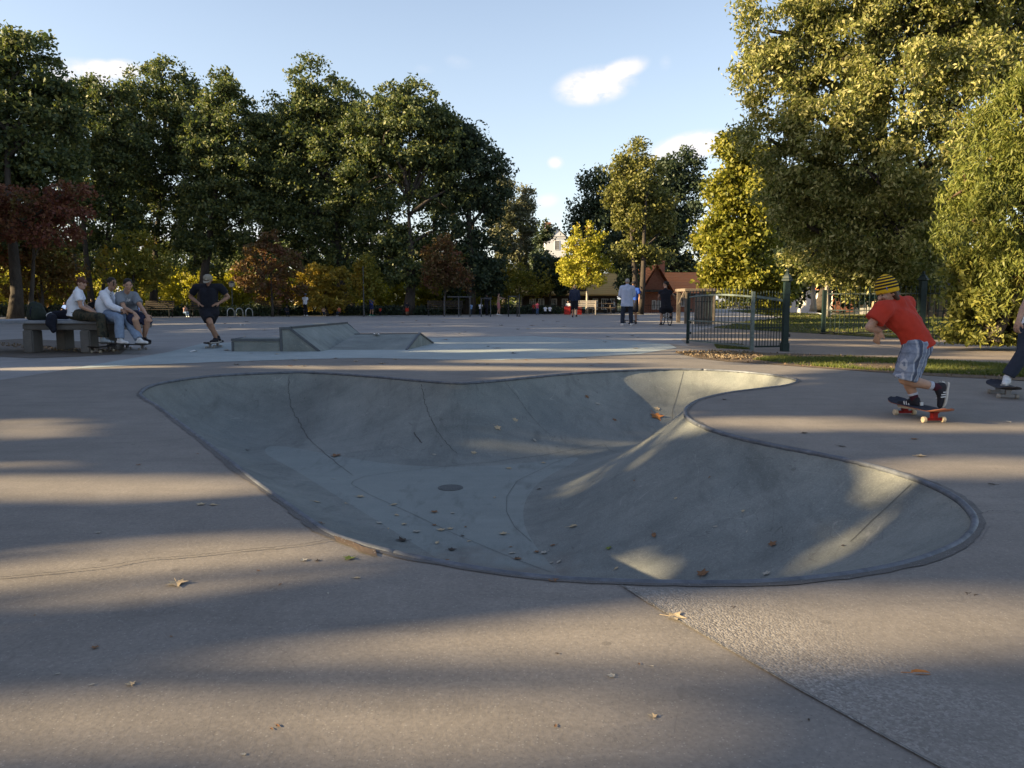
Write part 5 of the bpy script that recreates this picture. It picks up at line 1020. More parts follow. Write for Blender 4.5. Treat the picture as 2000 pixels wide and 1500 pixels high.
def person(label, J, s=1.0, skin=SK1, top=None, bottom=None, shoes=None, hair=None, vox=.014, face=(0, -1, 0), headup=(0, 0, 1), hands=None, fat=1.0, group=None, hat=None, extra=None, socks=None, disp=.012, feat=True, headr=1.0):
    """J joints: head, neck, sl, sr, pelvis, el, er, wl, wr, kl, kr, al, ar, tl, tr (+hl, hr)."""
    J = {k: Vector(v) for k, v in J.items()}; base = Vector((J['pelvis'].x, J['pelvis'].y, min(J[k].z for k in ('al', 'ar', 'tl', 'tr')) - .03)); base.z = max(0, base.z)
    root = thing('person', label, 'person', base, group); lat = (J['sr'] - J['sl']); lat = lat.normalized() if lat.length > 1e-3 else Vector((1, 0, 0))
    pl = J.get('hips', lat); pl = Vector(pl).normalized(); J.setdefault('hl', J['pelvis'] - pl * .085 * s); J.setdefault('hr', J['pelvis'] + pl * .085 * s)
    c1 = (J['sl'] + J['sr']) / 2 - (J['neck'] - J['pelvis']).normalized() * .10 * s; c2 = J['pelvis'] + (J['neck'] - J['pelvis']).normalized() * .03 * s; mid = (c1 + c2) / 2
    if 'belly' in J: mid = J['belly']
    r_, f_, u_, HM = rot_to(face, headup); h = J['head']; hs = s * headr
    body = [('c', J['neck'] - u_ * .03 * s, h - u_ * .05 * hs, .055 * s, .05 * s), ('e', h + u_ * .018 * hs - f_ * .008 * hs, (.073 * hs, .093 * hs, .092 * hs), HM), ('c', h + f_ * .028 * hs - u_ * .025 * hs, h + f_ * .052 * hs - u_ * .088 * hs, .055 * hs, .033 * hs),
            ('c', h + f_ * .088 * hs + u_ * .005 * hs, h + f_ * .104 * hs - u_ * .028 * hs, .009 * hs, .014 * hs), ('e', h + f_ * .078 * hs - u_ * .058 * hs, (.024 * hs, .014 * hs, .010 * hs), HM)]
    for sg in (-1, 1): body += [('e', h + r_ * sg * .076 * hs - f_ * .012 * hs - u_ * .012 * hs, (.010 * hs, .020 * hs, .030 * hs), HM), ('e', h + r_ * sg * .034 * hs + f_ * .070 * hs - u_ * .02 * hs, (.022 * hs, .02 * hs, .02 * hs), HM)]
    tors = lambda e: [('c', J['sl'], J['sr'], (.058 + e) * s, (.058 + e) * s), ('c', J['neck'] - u_ * .02 * s * 0, c1, (.05 + e) * s, (.09 + e) * s)] + [('c', c1 + lat * sg * .075 * s, mid + (lat * .3 + pl * .7) * sg * .062 * s, (.098 * fat + e) * s, (.098 * fat + e) * s) for sg in (-1, 1)] + [('c', mid + (lat * .3 + pl * .7) * sg * .062 * s, c2 + pl * sg * .068 * s, (.098 * fat + e) * s, (.102 * fat + e) * s) for sg in (-1, 1)]
    body += tors(0)
    for a in 'lr':
        S_, E_, W_ = J['s' + a], J['e' + a], J['w' + a]
        body += [('c', S_, E_, .050 * s, .039 * s), ('c', E_, E_.lerp(W_, .35), .038 * s, .041 * s), ('c', E_.lerp(W_, .35), W_, .041 * s, .025 * s)]
        H_, K_, A_, T_ = J['h' + a], J['k' + a], J['a' + a], J['t' + a]
        body += [('c', H_, K_, .086 * s * fat, .056 * s), ('c', K_, K_.lerp(A_, .35), .054 * s, .060 * s), ('c', K_.lerp(A_, .3), A_, .058 * s, .036 * s)] + ([] if shoes else [('c', A_, T_, .036 * s, .028 * s)])
        hd = (hands or {}).get(a)
        if hd is not None: body += hand_shapes(W_, hd[0], hd[1], s * 1.0, hd[2] if len(hd) > 2 else .5, hd[3] if len(hd) > 3 else 1)
        else: q = (W_ - E_).normalized(); body += [('c', W_, W_ + q * .09 * s, .026 * s, .022 * s)] + [('c', W_ + q * .085 * s, W_ + q * .15 * s + r_ * k * .012 * s, .012 * s, .010 * s) for k in (-1, 0, 1)]
    O = base
    blob('body', body, skin, root, O, vox if not hands else min(vox, .0085), 2)
    if feat:
        for sg in (-1, 1):
            MB(O).lathe(h + r_ * sg * .033 * hs + f_ * .083 * hs + u_ * .004 * hs, [(.002 * hs, -.004), (.0075 * hs, 0), (.006 * hs, .003 * hs), (.002 * hs, .004 * hs)], 8, f_).build('eye', M_EYEW, root)
            MB(O).tube([h + r_ * sg * .016 * hs + f_ * .091 * hs + u_ * .022 * hs, h + r_ * sg * .035 * hs + f_ * .089 * hs + u_ * .027 * hs, h + r_ * sg * .052 * hs + f_ * .078 * hs + u_ * .021 * hs], [.004 * hs, .0045 * hs, .002 * hs], 5).build('eyebrow', hair[0] if hair else M_EYEW, root)
        MB(O).tube([h - r_ * .022 * hs + f_ * .086 * hs - u_ * .057 * hs, h + f_ * .093 * hs - u_ * .056 * hs, h + r_ * .022 * hs + f_ * .086 * hs - u_ * .057 * hs], [.003 * hs, .0065 * hs, .003 * hs], 5).build('mouth', M_LIP, root)
    if hair:
        hm, L, *hx = hair; sh = [('e', h + u_ * .036 * hs - f_ * .020 * hs, (.083 * hs, .094 * hs, .088 * hs), HM)]
        if L > 0: sh += [('c', h - f_ * .05 * hs + u_ * .01 * hs, h - f_ * .075 * hs - u_ * L * hs, .065 * hs, .045 * hs)]
        if L >= .05: sh += [('c', h + r_ * sg * .06 * hs - f_ * .02 * hs, h + r_ * sg * .062 * hs - f_ * .04 * hs - u_ * L * hs, .034 * hs, .026 * hs) for sg in (-1, 1)]
        if hx and hx[0] == 'fringe': sh += [('c', h + u_ * .06 * hs + f_ * .02 * hs + r_ * k * .03 * hs, h + u_ * .035 * hs + f_ * .088 * hs + r_ * k * .034 * hs, .035 * hs, .018 * hs) for k in (-1, 0, 1)]
        if hx and hx[0] == 'bun': sh += [('e', h - f_ * .10 * hs + u_ * .05 * hs, (.045 * hs, .045 * hs, .045 * hs))]
        blob('hair', sh, hm, root, O, max(.010, vox * .8), 1, .014, .03)
    if top:
        tm, sf, ex, hem = top[:4]; e = ex; dn = (J['pelvis'] - J['neck']).normalized()
        sh = [x for x in tors(e)]; sh += [('c', c2 + pl * sg * .065 * s, J['pelvis'] + dn * hem * s + pl * sg * .068 * s, (.102 * fat + e) * s, (.108 * fat + e * 1.25) * s, 2) for sg in (-1, 1)]
        for a in 'lr':
            S_, E_, W_ = J['s' + a], J['e' + a], J['w' + a]
            if sf <= 1: sh.append(('c', S_, S_.lerp(E_, sf), (.058 + e) * s, (.056 + e * 1.2) * s, 2))
            else: sh += [('c', S_, E_, (.058 + e) * s, (.046 + e) * s), ('c', E_, E_.lerp(W_, sf - 1), (.046 + e) * s, (.034 + e) * s, 2)]
        blob(top[4] if len(top) > 4 else 'shirt', sh, tm, root, O, vox, 2, disp, .09)
    if bottom:
        bm_, lf, ex = bottom[:3]; sh = [('c', J['pelvis'] - pl * .06 * s, J['pelvis'] + pl * .06 * s, (.112 * fat + ex * .6) * s, (.112 * fat + ex * .6) * s)]
        for a in 'lr':
            H_, K_, A_ = J['h' + a], J['k' + a], J['a' + a]
            if lf <= 1: sh.append(('c', H_, H_.lerp(K_, lf), (.098 * fat + ex) * s, (.074 + ex * 1.5) * s, 2))
            else: sh += [('c', H_, K_, (.096 * fat + ex) * s, (.064 + ex) * s), ('c', K_, K_.lerp(A_, lf - 1), (.064 + ex) * s, (.050 + ex * 1.3) * s, 2)]
        blob(bottom[3] if len(bottom) > 3 else 'trousers', sh, bm_, root, O, vox, 2, disp, .07)
    if socks:
        for a in 'lr': A_, K_ = J['a' + a], J['k' + a]; blob('sock', [('c', A_.lerp(K_, .42 if socks[1] else .2), A_, .046 * s, .041 * s, 1), ('c', A_, A_ + (J['t' + a] - A_).normalized() * .02 * s, .042 * s, .038 * s)], socks[0], root, O, .010, 1)
    if shoes:
        for a in 'lr':
            A_, T_ = J['a' + a], J['t' + a]; d = (T_ - A_); n_ = Vector(J.get('sole' + a, (0, 0, -1))).normalized(); d = (d - n_ * d.dot(n_)).normalized(); sd = d.cross(n_).normalized()
            heel = A_ + n_ * .045 * s - d * .045 * s; toe = heel + d * .225 * s
            sh = [('c', heel + d * .01 * s, heel + d * .11 * s, .040 * s, .038 * s), ('c', heel + d * .10 * s + n_ * .006 * s, toe + n_ * .012 * s, .041 * s, .028 * s), ('c', A_ - d * .012 * s, heel + d * .03 * s, .042 * s, .042 * s), ('c', A_ + d * .02 * s, heel + d * .12 * s, .038 * s, .036 * s)]
            so = blob('shoe', sh, shoes[0], root, O, min(vox, .012), 1)
            m = MB(O); AX = Matrix((d, sd, n_)).transposed(); pr_ = [(-.048, .026), (-.03, .037), (.04, .037), (.10, .043), (.17, .045), (.215, .035), (.235, .016)]; vs = []
            for z_ in (.030, .052): vs += [heel + d * x_ * s + sd * y_ * s + n_ * z_ * s for x_, y_ in pr_] + [heel + d * x_ * s - sd * y_ * s + n_ * z_ * s for x_, y_ in pr_[::-1]]
            K = len(pr_) * 2; m.add(vs, [tuple(range(K)), tuple(range(K, 2 * K))[::-1]] + [(i, (i + 1) % K, K + (i + 1) % K, K + i) for i in range(K)]); sl_ = m.build('sole', shoes[1], so)
            if len(shoes) > 2:
                m = MB(O)
                for sg in (-1, 1):
                    for k in range(3): c = heel + d * (.075 + k * .026) * s; m.bar(c + sd * sg * .043 * s + n_ * .024 * s, c + d * .022 * s + sd * sg * .030 * s - n_ * .022 * s, .011 * s, .006 * s, up=sd)
                m.bar(heel - d * .036 * s + n_ * .005 * s, heel - d * .03 * s - n_ * .03 * s, .035 * s, .012 * s); m.build('stripes', shoes[2], so)
    root['_'] = 0; del root['_']
    return root, O, (r_, f_, u_, HM, h, hs, lat, pl)
CW = flat('white_cotton', (.74, .76, .82), .9, 0, .07); CWC = flat('white_linen', (.70, .72, .78), .9, 0, .1); CGREY = flat('grey_marl', (.20, .225, .26), .9, 0, .12, 60); CBLACK = flat('black_cloth', (.012, .013, .02), .9, 0, .3); CNAVY = flat('navy_shorts', (.018, .022, .05), .9, 0, .25)
CJEAN = flat('pale_denim', (.20, .26, .36), .9, 0, .18, 22); CDJEAN = flat('dark_denim', (.025, .032, .05), .9, 0, .25, 20); CRED = flat('red_cotton', (.42, .038, .020), .88, 0, .14, 9); CBLUE = flat('blue_shirt', (.02, .07, .34), .9, 0, .2)
n = NT('camouflage'); n.base(n.ramp(n.noise(9, 3, .5, n.obj()), [(.40, (.018, .02, .016)), (.42, (.045, .045, .03)), (.52, (.07, .055, .035)), (.6, (.02, .028, .02))], 'CONSTANT')).pr(.9); CCAMO = n.m
n = NT('plaid'); sx = n.t.nodes.new('ShaderNodeSeparateXYZ'); n.t.links.new(n.obj(), sx.inputs[0])
def stripe(n, v, fr, th): return n.math('GREATER_THAN', n.math('SINE', n.math('MULTIPLY', v, fr)), th)
xy = n.math('ADD', sx.outputs[0], n.math('MULTIPLY', sx.outputs[1], .7)); c = n.ramp(n.noise(20, 4, .7, n.obj()), [(.3, (.12, .16, .24)), (.7, (.27, .32, .42))])
c = n.mix(n.math('MULTIPLY', stripe(n, xy, 62, .45), .85), c, (.045, .06, .10)); c = n.mix(n.math('MULTIPLY', stripe(n, xy, 145, .8), .5), c, (.55, .58, .62)); c = n.mix(n.math('MULTIPLY', stripe(n, sx.outputs[2], 75, .8), .3), c, (.07, .09, .14)); n.base(c).pr(.9); CPLAID = n.m
HR = flat('auburn_hair', (.085, .030, .016), .7, 0, .3, 40); HD = flat('dark_hair', (.016, .012, .010), .6, 0, .3, 40); HB = flat('brown_hair', (.06, .032, .018), .65, 0, .35, 40); HG = flat('grey_hair', (.34, .32, .30), .8, 0, .2, 40); HBL = flat('blond_hair', (.30, .22, .11), .8, 0, .2, 40)
SHG = flat('grey_shoe', (.28, .32, .34), .8); SHW = flat('white_shoe', (.62, .62, .62), .7); SHB = flat('black_shoe', (.014, .013, .018), .75); SOLW = flat('sole_pale', (.50, .46, .40), .8); SOLD = flat('sole_dark', (.05, .045, .04), .8)

# --- boy in red, pushing off on his skateboard
D = 6.75
def q(px, py, d=0): return P(px, py, D + d)
J = dict(head=q(1733, 573), neck=q(1752, 590), sl=q(1726, 604, -.10), sr=q(1770, 596, .17), pelvis=q(1790, 667, .02), belly=q(1772, 632, .03), hips=(.42, .90, .05),
         el=q(1697, 639, -.10), wl=q(1719, 646, -.02), er=q(1735, 634, .24), wr=q(1712, 643, .10), kl=q(1766, 741, -.02), al=q(1833, 757, .02), tl=q(1832, 797, -.04), kr=q(1772, 738, .10), ar=q(1787, 781, .06), tr=q(1758, 791, .19))
J['hl'] = q(1789, 676, -.06); J['hr'] = q(1796, 674, .10); J['solel'] = (.80, .15, -.35); J['soler'] = (0, 0, -1)
boy, BO, BH = person('boy in a red t-shirt, striped bobble free beanie and plaid shorts pushing off on a skateboard', J, .86, SK1, (CRED, .66, .036, .075), (CPLAID, .98, .030, 'shorts'), (SHB, SOLW, flat('stripe_white', (.6, .6, .58), .7)), (HB, .075), .011, face=(-.93, -.20, -.32), headup=(-.30, .05, 1), hands={'l': ((-.1, .2, -.6), (-.5, -.6, 0), .55, -1), 'r': ((-.1, -.2, -.6), (-.6, .3, .2), .6, 1)}, socks=(flat('maroon_sock', (.055, .012, .022), .9), True), disp=.03, headr=1.05)
boy['label'] = 'boy in red t-shirt, striped beanie and plaid shorts pushing off on a skateboard'
r_, f_, u_, HM, h, hs, lat, pl = BH
# striped beanie: rings of yellow and black
u2 = (u_ + -f_ * .12).normalized(); prof = [(.100, -.006), (.104, .006), (.103, .026)]; mis = [0, 0]; z = .026
k = 0
for z in (.040, .050, .064, .073, .087, .096, .109, .118, .127): prof.append((.104 * math.sqrt(max(.01, 1 - ((z - .02) / .118) ** 2)) + .002, z)); mis.append((1, 0)[k % 2]); k += 1
prof.append((.006, .140)); mis.append(0)
MB(BO).lathe(h + u_ * .012 * hs - f_ * .006, [(a * hs * 1.02, b * hs * 1.25) for a, b in prof], 24, u2, mis).build('beanie', [flat('yellow_knit', (.60, .36, .015), .95, 0, .15, 60), flat('black_knit', (.012, .012, .014), .95, 0, .2, 60)], boy, smooth=True)
m = MB(BO); m.box(h + u_ * .05 + r_ * -.085 * hs + f_ * .035, (.004, .03, .03), ax=HM); m.build('beanie_patch', flat('blue_patch', (.10, .12, .32), .8), boy)
for a_ in 'lr':   # pale sock bands
    A_, K_ = J['a' + a_], J['k' + a_]; MB(BO).tube([A_.lerp(K_, .20), A_.lerp(K_, .30)], [.0415, .042], 12).build('sock_band', flat('sock_white', (.45, .47, .55), .9), boy, smooth=True)

# --- person cut by the right edge
D = 8.5
J = dict(head=q(2078, 498, .05), neck=q(2062, 532, .05), sl=q(2030, 545, 0), sr=q(2085, 548, .1), pelvis=q(2028, 640, .05), hips=(1, .15, 0), el=q(2004, 592, -.12), wl=q(1989, 626, -.18), er=q(2110, 600, 0), wr=q(2112, 640, -.1), kl=q(2000, 690, -.05), al=q(1967, 737, .0), tl=q(1958, 752, -.22), kr=q(2045, 705, .1), ar=q(2075, 755, .25), tr=q(2070, 768, .1))
J['hl'] = q(2012, 646, 0); J['hr'] = q(2042, 646, .05)
person('person in white top and dark jeans on a skateboard, cut by the right edge', J, .98, SK1, (CW, .5, .02, .03), (CDJEAN, 1.93, .016), (SHW, SOLW), (HB, .02), .013, face=(-.6, -.8, -.2), hands={'l': ((-.2, 0, -1), (-.9, -.3, 0), .9, -1)})

# --- man in black with the cap, gliding on his board
D = 16.3
J = dict(head=q(406.5, 547), neck=q(407, 560, .10), sl=q(383, 561, .05), sr=q(431, 561, .05), pelvis=q(409, 606, .10), hips=(1, 0, 0), belly=q(408, 586, .06), el=q(371.5, 580, .16), wl=q(388, 592, .02), er=q(446, 580, .16), wr=q(428, 592, .02), kl=q(411, 631, -.16), al=q(421.5, 661, .05), tl=q(412, 666, -.12), kr=q(408, 634, .25), ar=q(426, 658, .42), tr=q(429, 664, .30))
J['hl'] = q(402, 610, .08); J['hr'] = q(416, 610, .08)
man, MO, MH = person('man in black polo shirt, black shorts and tan cap gliding with hands on hips', J, 1.0, SK2, (CBLACK, .62, .020, .05), (CBLACK, .72, .026, 'shorts'), (SHB, SOLW), (HB, .0), .014, face=(0, -.92, -.42), hands={'l': ((.75, -.45, -.25), (-.1, -.6, .7), .35, 1), 'r': ((-.75, -.45, -.25), (.1, -.6, .7), .35, -1)}, fat=1.1)
r_, f_, u_, HM, h, hs, lat, pl = MH
KH = flat('khaki_cap', (.27, .245, .19), .9)
cp = MB(MO).lathe(h + u_ * .02, [(.094, 0), (.096, .03), (.085, .07), (.055, .095), (.012, .105)], 20, (u_ - f_ * .1).normalized()).build('cap', KH, man, smooth=True)
m = MB(MO); vs = []
for th in (0, -.006):
    for k in range(9): a = math.pi * (k / 8 - .5); vs += [h + u_ * (.022 + th) + r_ * math.sin(a) * .085 + f_ * (.045 + .03 * math.cos(a)), h + u_ * (.012 + th) + r_ * math.sin(a) * .08 + f_ * (.05 + .125 * math.cos(a))]
fs = [(2 * k, 2 * k + 1, 2 * k + 3, 2 * k + 2) for k in range(8)] + [(18 + 2 * k, 20 + 2 * k, 21 + 2 * k, 19 + 2 * k) for k in range(8)] + [(2 * k + 1, 19 + 2 * k, 21 + 2 * k, 2 * k + 3) for k in range(8)]
m.add(vs, fs); m.build('peak', KH, cp); MB(MO).box(h + f_ * .095 + u_ * .06, (.03, .004, .012), ax=HM).build('badge', M_WHITE, cp)
m = MB(MO); cN = J['neck']
for sg in (-1, 1): m.add([cN + Vector((sg * .055, -.055, .035)), cN + Vector((sg * .075, -.06, -.01)), cN + Vector((sg * .03, -.125, -.06)), cN + Vector((0, -.115, -.03))], [(0, 1, 2, 3)])
m.build('collar', flat('black_cloth2', (.02, .021, .028), .9), man)

# --- three seated men
D = TY + .10
J = dict(head=q(160, 553), neck=q(153.5, 566), sl=q(151, 572, -.16), sr=q(154, 571, .18), pelvis=q(150, 613), hips=(.35, .9, 0), belly=q(146, 594), el=q(158, 599, -.22), wl=q(186, 611, -.34), er=q(165, 597, .24), wr=q(187, 610, .0), kl=q(197, 620, -.40), al=q(200, 661, -.42), tl=q(216, 668, -.48), kr=q(196, 620, -.16), ar=q(206, 662, -.24), tr=q(219, 668, -.28))
J['hl'] = q(155, 615, -.10); J['hr'] = q(157, 615, .10)
person('auburn haired young man in a white t-shirt and camouflage trousers sitting on the table', J, .96, SK1, (CW, .60, .022, .05), (CCAMO, 1.93, .028), (SHG, SOLD), (HR, .012, 'fringe'), .013, face=(.93, -.30, -.20), hands={'l': ((.9, -.2, -.35), (.2, -.3, .9), .5, 1), 'r': ((.9, -.3, -.3), (.2, 0, .9), .5, -1)}, disp=.02)
J = dict(head=q(219, 553.5, -.05), neck=q(212.5, 567, -.02), sl=q(202, 574, -.14), sr=q(214, 574, .18), pelvis=q(207, 614, .02), hips=(.40, .9, 0), belly=q(203, 594), el=q(216, 598, -.24), wl=q(239, 606, -.30), er=q(224, 597, .20), wr=q(236, 607, -.12), kl=q(233, 622, -.42), al=q(234, 663, -.46), tl=q(250, 670, -.52), kr=q(246, 622, -.20), ar=q(272, 663, -.36), tr=q(291, 669, -.42))
J['hl'] = q(212, 616, -.10); J['hr'] = q(214, 616, .10)
m2, O2, H2 = person('dark haired man in white long sleeves and pale jeans, middle of the seated three', J, .97, SK2, (CWC, 1.92, .024, .09), (CJEAN, 1.95, .026), (SHW, SOLD), (HD, .0, 'bun'), .013, face=(.88, -.42, -.10), hands={'l': ((.8, .2, -.5), (.3, -.3, .9), .6, 1), 'r': ((.6, -.6, -.4), (.3, 0, .9), .6, -1)}, disp=.022)
h, r_, f_, u_, hs = H2[4], H2[0], H2[1], H2[2], H2[5]
MB(O2).tube([h + f_ * .08 + u_ * .06 + r_ * .02, h + f_ * .105 + u_ * .02 + r_ * .045, h + f_ * .095 - u_ * .045 + r_ * .05], [.008, .009, .005], 6).build('hair_strand', HD, m2, smooth=True)
m = MB(O2)
for k in range(4): p = (J['neck'] + Vector((.06, -.10, -.05))).lerp(J['belly'] + Vector((.13, -.05, 0)), k / 4); m.lathe(p + f_ * .035, [(.009, 0), (.009, .006)], 8, f_)
m.build('buttons', CDJEAN, m2)
J = dict(head=q(250, 556.5, -.12), neck=q(247, 570, .0), sl=q(233, 577, -.02), sr=q(262, 577, .12), pelvis=q(249, 614, .25), hips=(.80, .6, 0), belly=q(246, 594, .16), el=q(243, 602, -.16), wl=q(262, 611, -.34), er=q(276, 600, -.02), wr=q(286, 615, -.22), kl=q(264, 625, -.38), al=q(276, 661, -.20), tl=q(287, 667, -.34), kr=q(288, 626, -.22), ar=q(281, 660, -.02), tr=q(297, 668, -.14))
J['hl'] = q(246, 616, .15); J['hr'] = q(258, 616, .28)
m3, O3, H3 = person('man in a grey printed t-shirt and navy shorts leaning on his knees, right of three', J, 1.02, SK1, (CGREY, .66, .022, .05), (CNAVY, .97, .022, 'shorts'), (SHB, SOLD), (HD, .0), .013, face=(.55, -.78, -.28), hands={'l': ((.6, -.3, -.7), (.3, -.8, .5), .4, 1), 'r': ((.6, -.3, -.7), (.3, -.8, .5), .4, -1)}, disp=.02, fat=1.05)
m = MB(O3); rs = random.Random(3); c = q(243, 588, -.06); 
for k in range(7): a = c + Vector((.02 * k, -.02 - .004 * k, rs.uniform(-.02, .02))); m.bar(a, a + Vector((rs.uniform(-.008, .014), -.004, rs.uniform(.02, .05))), .006, .02)
m.build('shirt_print', flat('print_white', (.5, .5, .5), .9), m3)

# --- figures standing or sitting on the plaza (drawn from one pose recipe, each with its own mesh)
def stand(label, px, top_, foot, face, skin, top, bottom, shoes, hair, arms='down', stride=0.0, fat=1.0, vox=.02, group=None, spread=.10, Yo=0, bend=0, **kw):
    g = G(px, foot); Y_ = g.y + Yo; hgt = P(px, top_, Y_).z - .0; s = hgt / 1.78; f = Vector((face[0], face[1], 0)).normalized(); r = Vector((f.y, -f.x, 0)); B0 = Vector((P(px, foot, Y_).x, Y_, 0))
    def w(a, b, c): return B0 + r * a * s + f * b * s + Vector((0, 0, c * s))
    J = dict(head=w(0, .02 + bend, 1.66), neck=w(0, 0 + bend * .8, 1.50), sl=w(-.19, bend * .7, 1.43), sr=w(.19, bend * .7, 1.43), pelvis=w(0, 0, .95), hips=r, kl=w(-spread, .03 + stride * .5, .50), kr=w(spread, .03 - stride * .2, .50), al=w(-spread * 1.1, stride, .085), ar=w(spread * 1.1, -stride, .085 + .03 * (stride > 0)), tl=w(-spread * 1.3, stride + .14, .04), tr=w(spread * 1.3, -stride + .14, .04))
    A = dict(down=((.24, -.02, 1.15), (.25, .06, .90)), fold=((.25, .04, 1.17), (.06, .22, 1.18)), front=((.22, .05, 1.17), (.14, .30, 1.10)), reach=((.16, .28, 1.36), (.10, .55, 1.34)), hold=((.26, .06, 1.18), (.20, .26, 1.02)), up=((.25, .10, 1.25), (.16, .20, 1.45)))
    al, ar = (arms, arms) if isinstance(arms, str) else arms
    J['el'] = w(-A[al][0][0], *A[al][0][1:]); J['wl'] = w(-A[al][1][0], *A[al][1][1:]); J['er'] = w(*A[ar][0]); J['wr'] = w(*A[ar][1])
    return person(label, J, s, skin, top, bottom, shoes, hair, vox, face=(face[0], face[1], face[2] if len(face) > 2 else -.05), fat=fat, group=group, **kw)
def sit(label, px, top_, foot, face, skin, top, bottom, shoes, hair, vox=.025, group=None, sh=.45, Yo=0, arms=0):
    g = G(px, foot); Y_ = g.y + Yo; s = (P(px, top_, Y_).z) / 1.30; f = Vector((face[0], face[1], 0)).normalized(); r = Vector((f.y, -f.x, 0)); B0 = Vector((g.x, Y_, 0))
    def w(a, b, c): return B0 + r * a * s + f * b * s + Vector((0, 0, c * s))
    J = dict(head=w(0, .05, 1.19), neck=w(0, .02, 1.03), sl=w(-.18, .02, .97), sr=w(.18, .02, .97), pelvis=w(0, -.05, sh + .05), hips=r, kl=w(-.12, .40, .50), kr=w(.12, .40, .50), al=w(-.12, .42, .085), ar=w(.12, .42, .085), tl=w(-.13, .56, .04), tr=w(.13, .56, .04), el=w(-.24, .10, .72), er=w(.24, .10, .72), wl=w(-.14, .32, .62), wr=w(.14, .32, .62))
    if arms: J['er'] = w(.25, .2, .85); J['wr'] = w(.12, .22, 1.12)
    return person(label, J, s, skin, top, bottom, shoes, hair, vox, face=(face[0], face[1], -.1), group=group, feat=False, disp=.01)
stand('grey haired man in long pale blue shirt, dark jeans, back to the camera', 1224, 544, 636.5, (.1, 1), SK1, (flat('pale_blue_shirt', (.42, .48, .62), .9, 0, .08), 1.2, .045, .22), (CDJEAN, 1.96, .022), (SHW, SOLW), (HG, .0), 'fold', spread=.15, fat=1.12)
a = stand('person in a bright blue t-shirt and dark cap half hidden behind the grey haired man', 1237, 549, 633, (-.5, -1), SK2, (CBLUE, .6, .02, .05), (CBLACK, 1.0, .03, 'shorts'), (SHB, SOLW), (HD, .02), 'down', Yo=0)
r_, f_, u_, HM, h, hs, *_ = a[2]; MB(a[1]).lathe(h + u_ * .02, [(.1, 0), (.1, .04), (.07, .085), (.01, .1)], 14, u_).build('cap', CBLACK, a[0], smooth=True); MB(a[1]).box(h + f_ * .13 + u_ * .03, (.15, .12, .012), ax=HM).build('cap_peak', CBLACK, a[0], bevel=.004)
stand('fair haired man in navy jacket and knee length shorts walking, seen from behind', 1122, 556, 620, (.15, 1), SK1, (flat('navy_jacket', (.018, .026, .055), .9), 1.8, .03, .05, 'jacket'), (CBLACK, 1.15, .03, 'shorts'), (SHB, SOLW), (HBL, .0), 'down', stride=.12)
FG = 'people along the far edge of the plaza'
a = stand('person in white t-shirt, black trousers and grey cap standing at the far edge', 597, 573.5, 617.5, (.3, 1), SK2, (CW, .55, .02, .03), (CBLACK, 1.95, .015), (SHW, SOLW), (HD, .0), 'front', group=FG, vox=.025)
MB(a[1]).lathe(a[2][4] + Vector((0, 0, .02)), [(.1, 0), (.1, .04), (.07, .085), (.01, .1)], 12).build('cap', flat('grey_cap', (.16, .19, .23), .9), a[0], smooth=True)
stand('blond child in bright blue top and shorts beside the thin pole', 725.5, 575, 617, (.9, -.4), SK1, (CBLUE, .55, .03, .05), (flat('navy_short', (.02, .03, .10), .9), .9, .03, 'shorts'), (flat('green_shoe', (.03, .25, .18), .7), SOLW), (HBL, .02), 'hold', group=FG, vox=.025, stride=.06)
stand('small child in a red top right of the child in blue', 743, 600, 616.5, (0, -1), SK2, (CRED, .9, .03, .05), (CBLACK, 1.9, .02), (SHB, SOLW), (HD, .02), 'down', group=FG, vox=.025)
stand('toddler in red skirt by the forked trunk', 795, 590, 617.5, (.5, -1), SK2, (CBLACK, .9, .03, .05), (CRED, .8, .05, 'skirt'), (SHB, SOLW), (HD, .03), 'front', group=FG, vox=.025)
sit('person in pink top sitting far left of the man in the cap, hand to head', 362, 596, 619, (.8, -.5), SK1, (flat('pink_top', (.42, .26, .24), .9), .5, .02, .03), (flat('blue_trousers', (.14, .22, .36), .9), 1.95, .02), (SHW, SOLW), (HB, .02), group=FG, arms=1)
sit('person in blue seated far behind the knees of the grey tee man', 271, 594, 620, (.2, -1), SK2, (flat('blue_top', (.12, .22, .60), .9), .8, .03, .03), (CBLACK, 1.9, .02), (SHB, SOLW), (HD, .03), group=FG)
sit('dark dressed person seated behind, between the first two men', 181, 583, 620, (.4, -1), SK3, (CBLACK, 1.5, .03, .03), (CBLACK, 1.9, .02), (SHB, SOLD), (HD, .03), group=FG)
sit('person in blue sitting just behind the white tee man', 129, 590, 621, (-.4, -1), SK1, (flat('blue_top', (.12, .22, .60), .9), .8, .03, .03), (CDJEAN, 1.9, .02), (SHW, SOLW), (HB, .03), group=FG)
sit('figure in black hunched at the right end of the far bench', 560, 597, 618.5, (.7, -1), SK2, (CBLACK, 1.5, .03, .03), (CBLACK, 1.9, .02), (SHB, SOLD), (HD, .02), group=FG)
sit('child with pale top sitting low behind the edge, under the golden tree', 632, 599, 617.5, (.5, -1), SK1, (flat('peach_top', (.45, .28, .2), .9), .6, .03, .03), (CDJEAN, 1.9, .02), (SHW, SOLW), (HB, .02), group=FG)
sit('child in rust coloured top sitting low left of the thick trunk', 663, 598, 617.5, (-.5, -1), SK1, (flat('rust_top', (.40, .12, .06), .9), .6, .03, .03), (CDJEAN, 1.9, .02), (SHW, SOLW), (HD, .02), group=FG)
stand('child in light blue top left of the child in white', 920, 592, 616, (-.3, 1), SK1, (flat('light_blue_top', (.20, .34, .60), .9), .6, .03, .04), (CDJEAN, 1.9, .02), (SHB, SOLW), (HD, .03), 'front', group=FG, vox=.025)
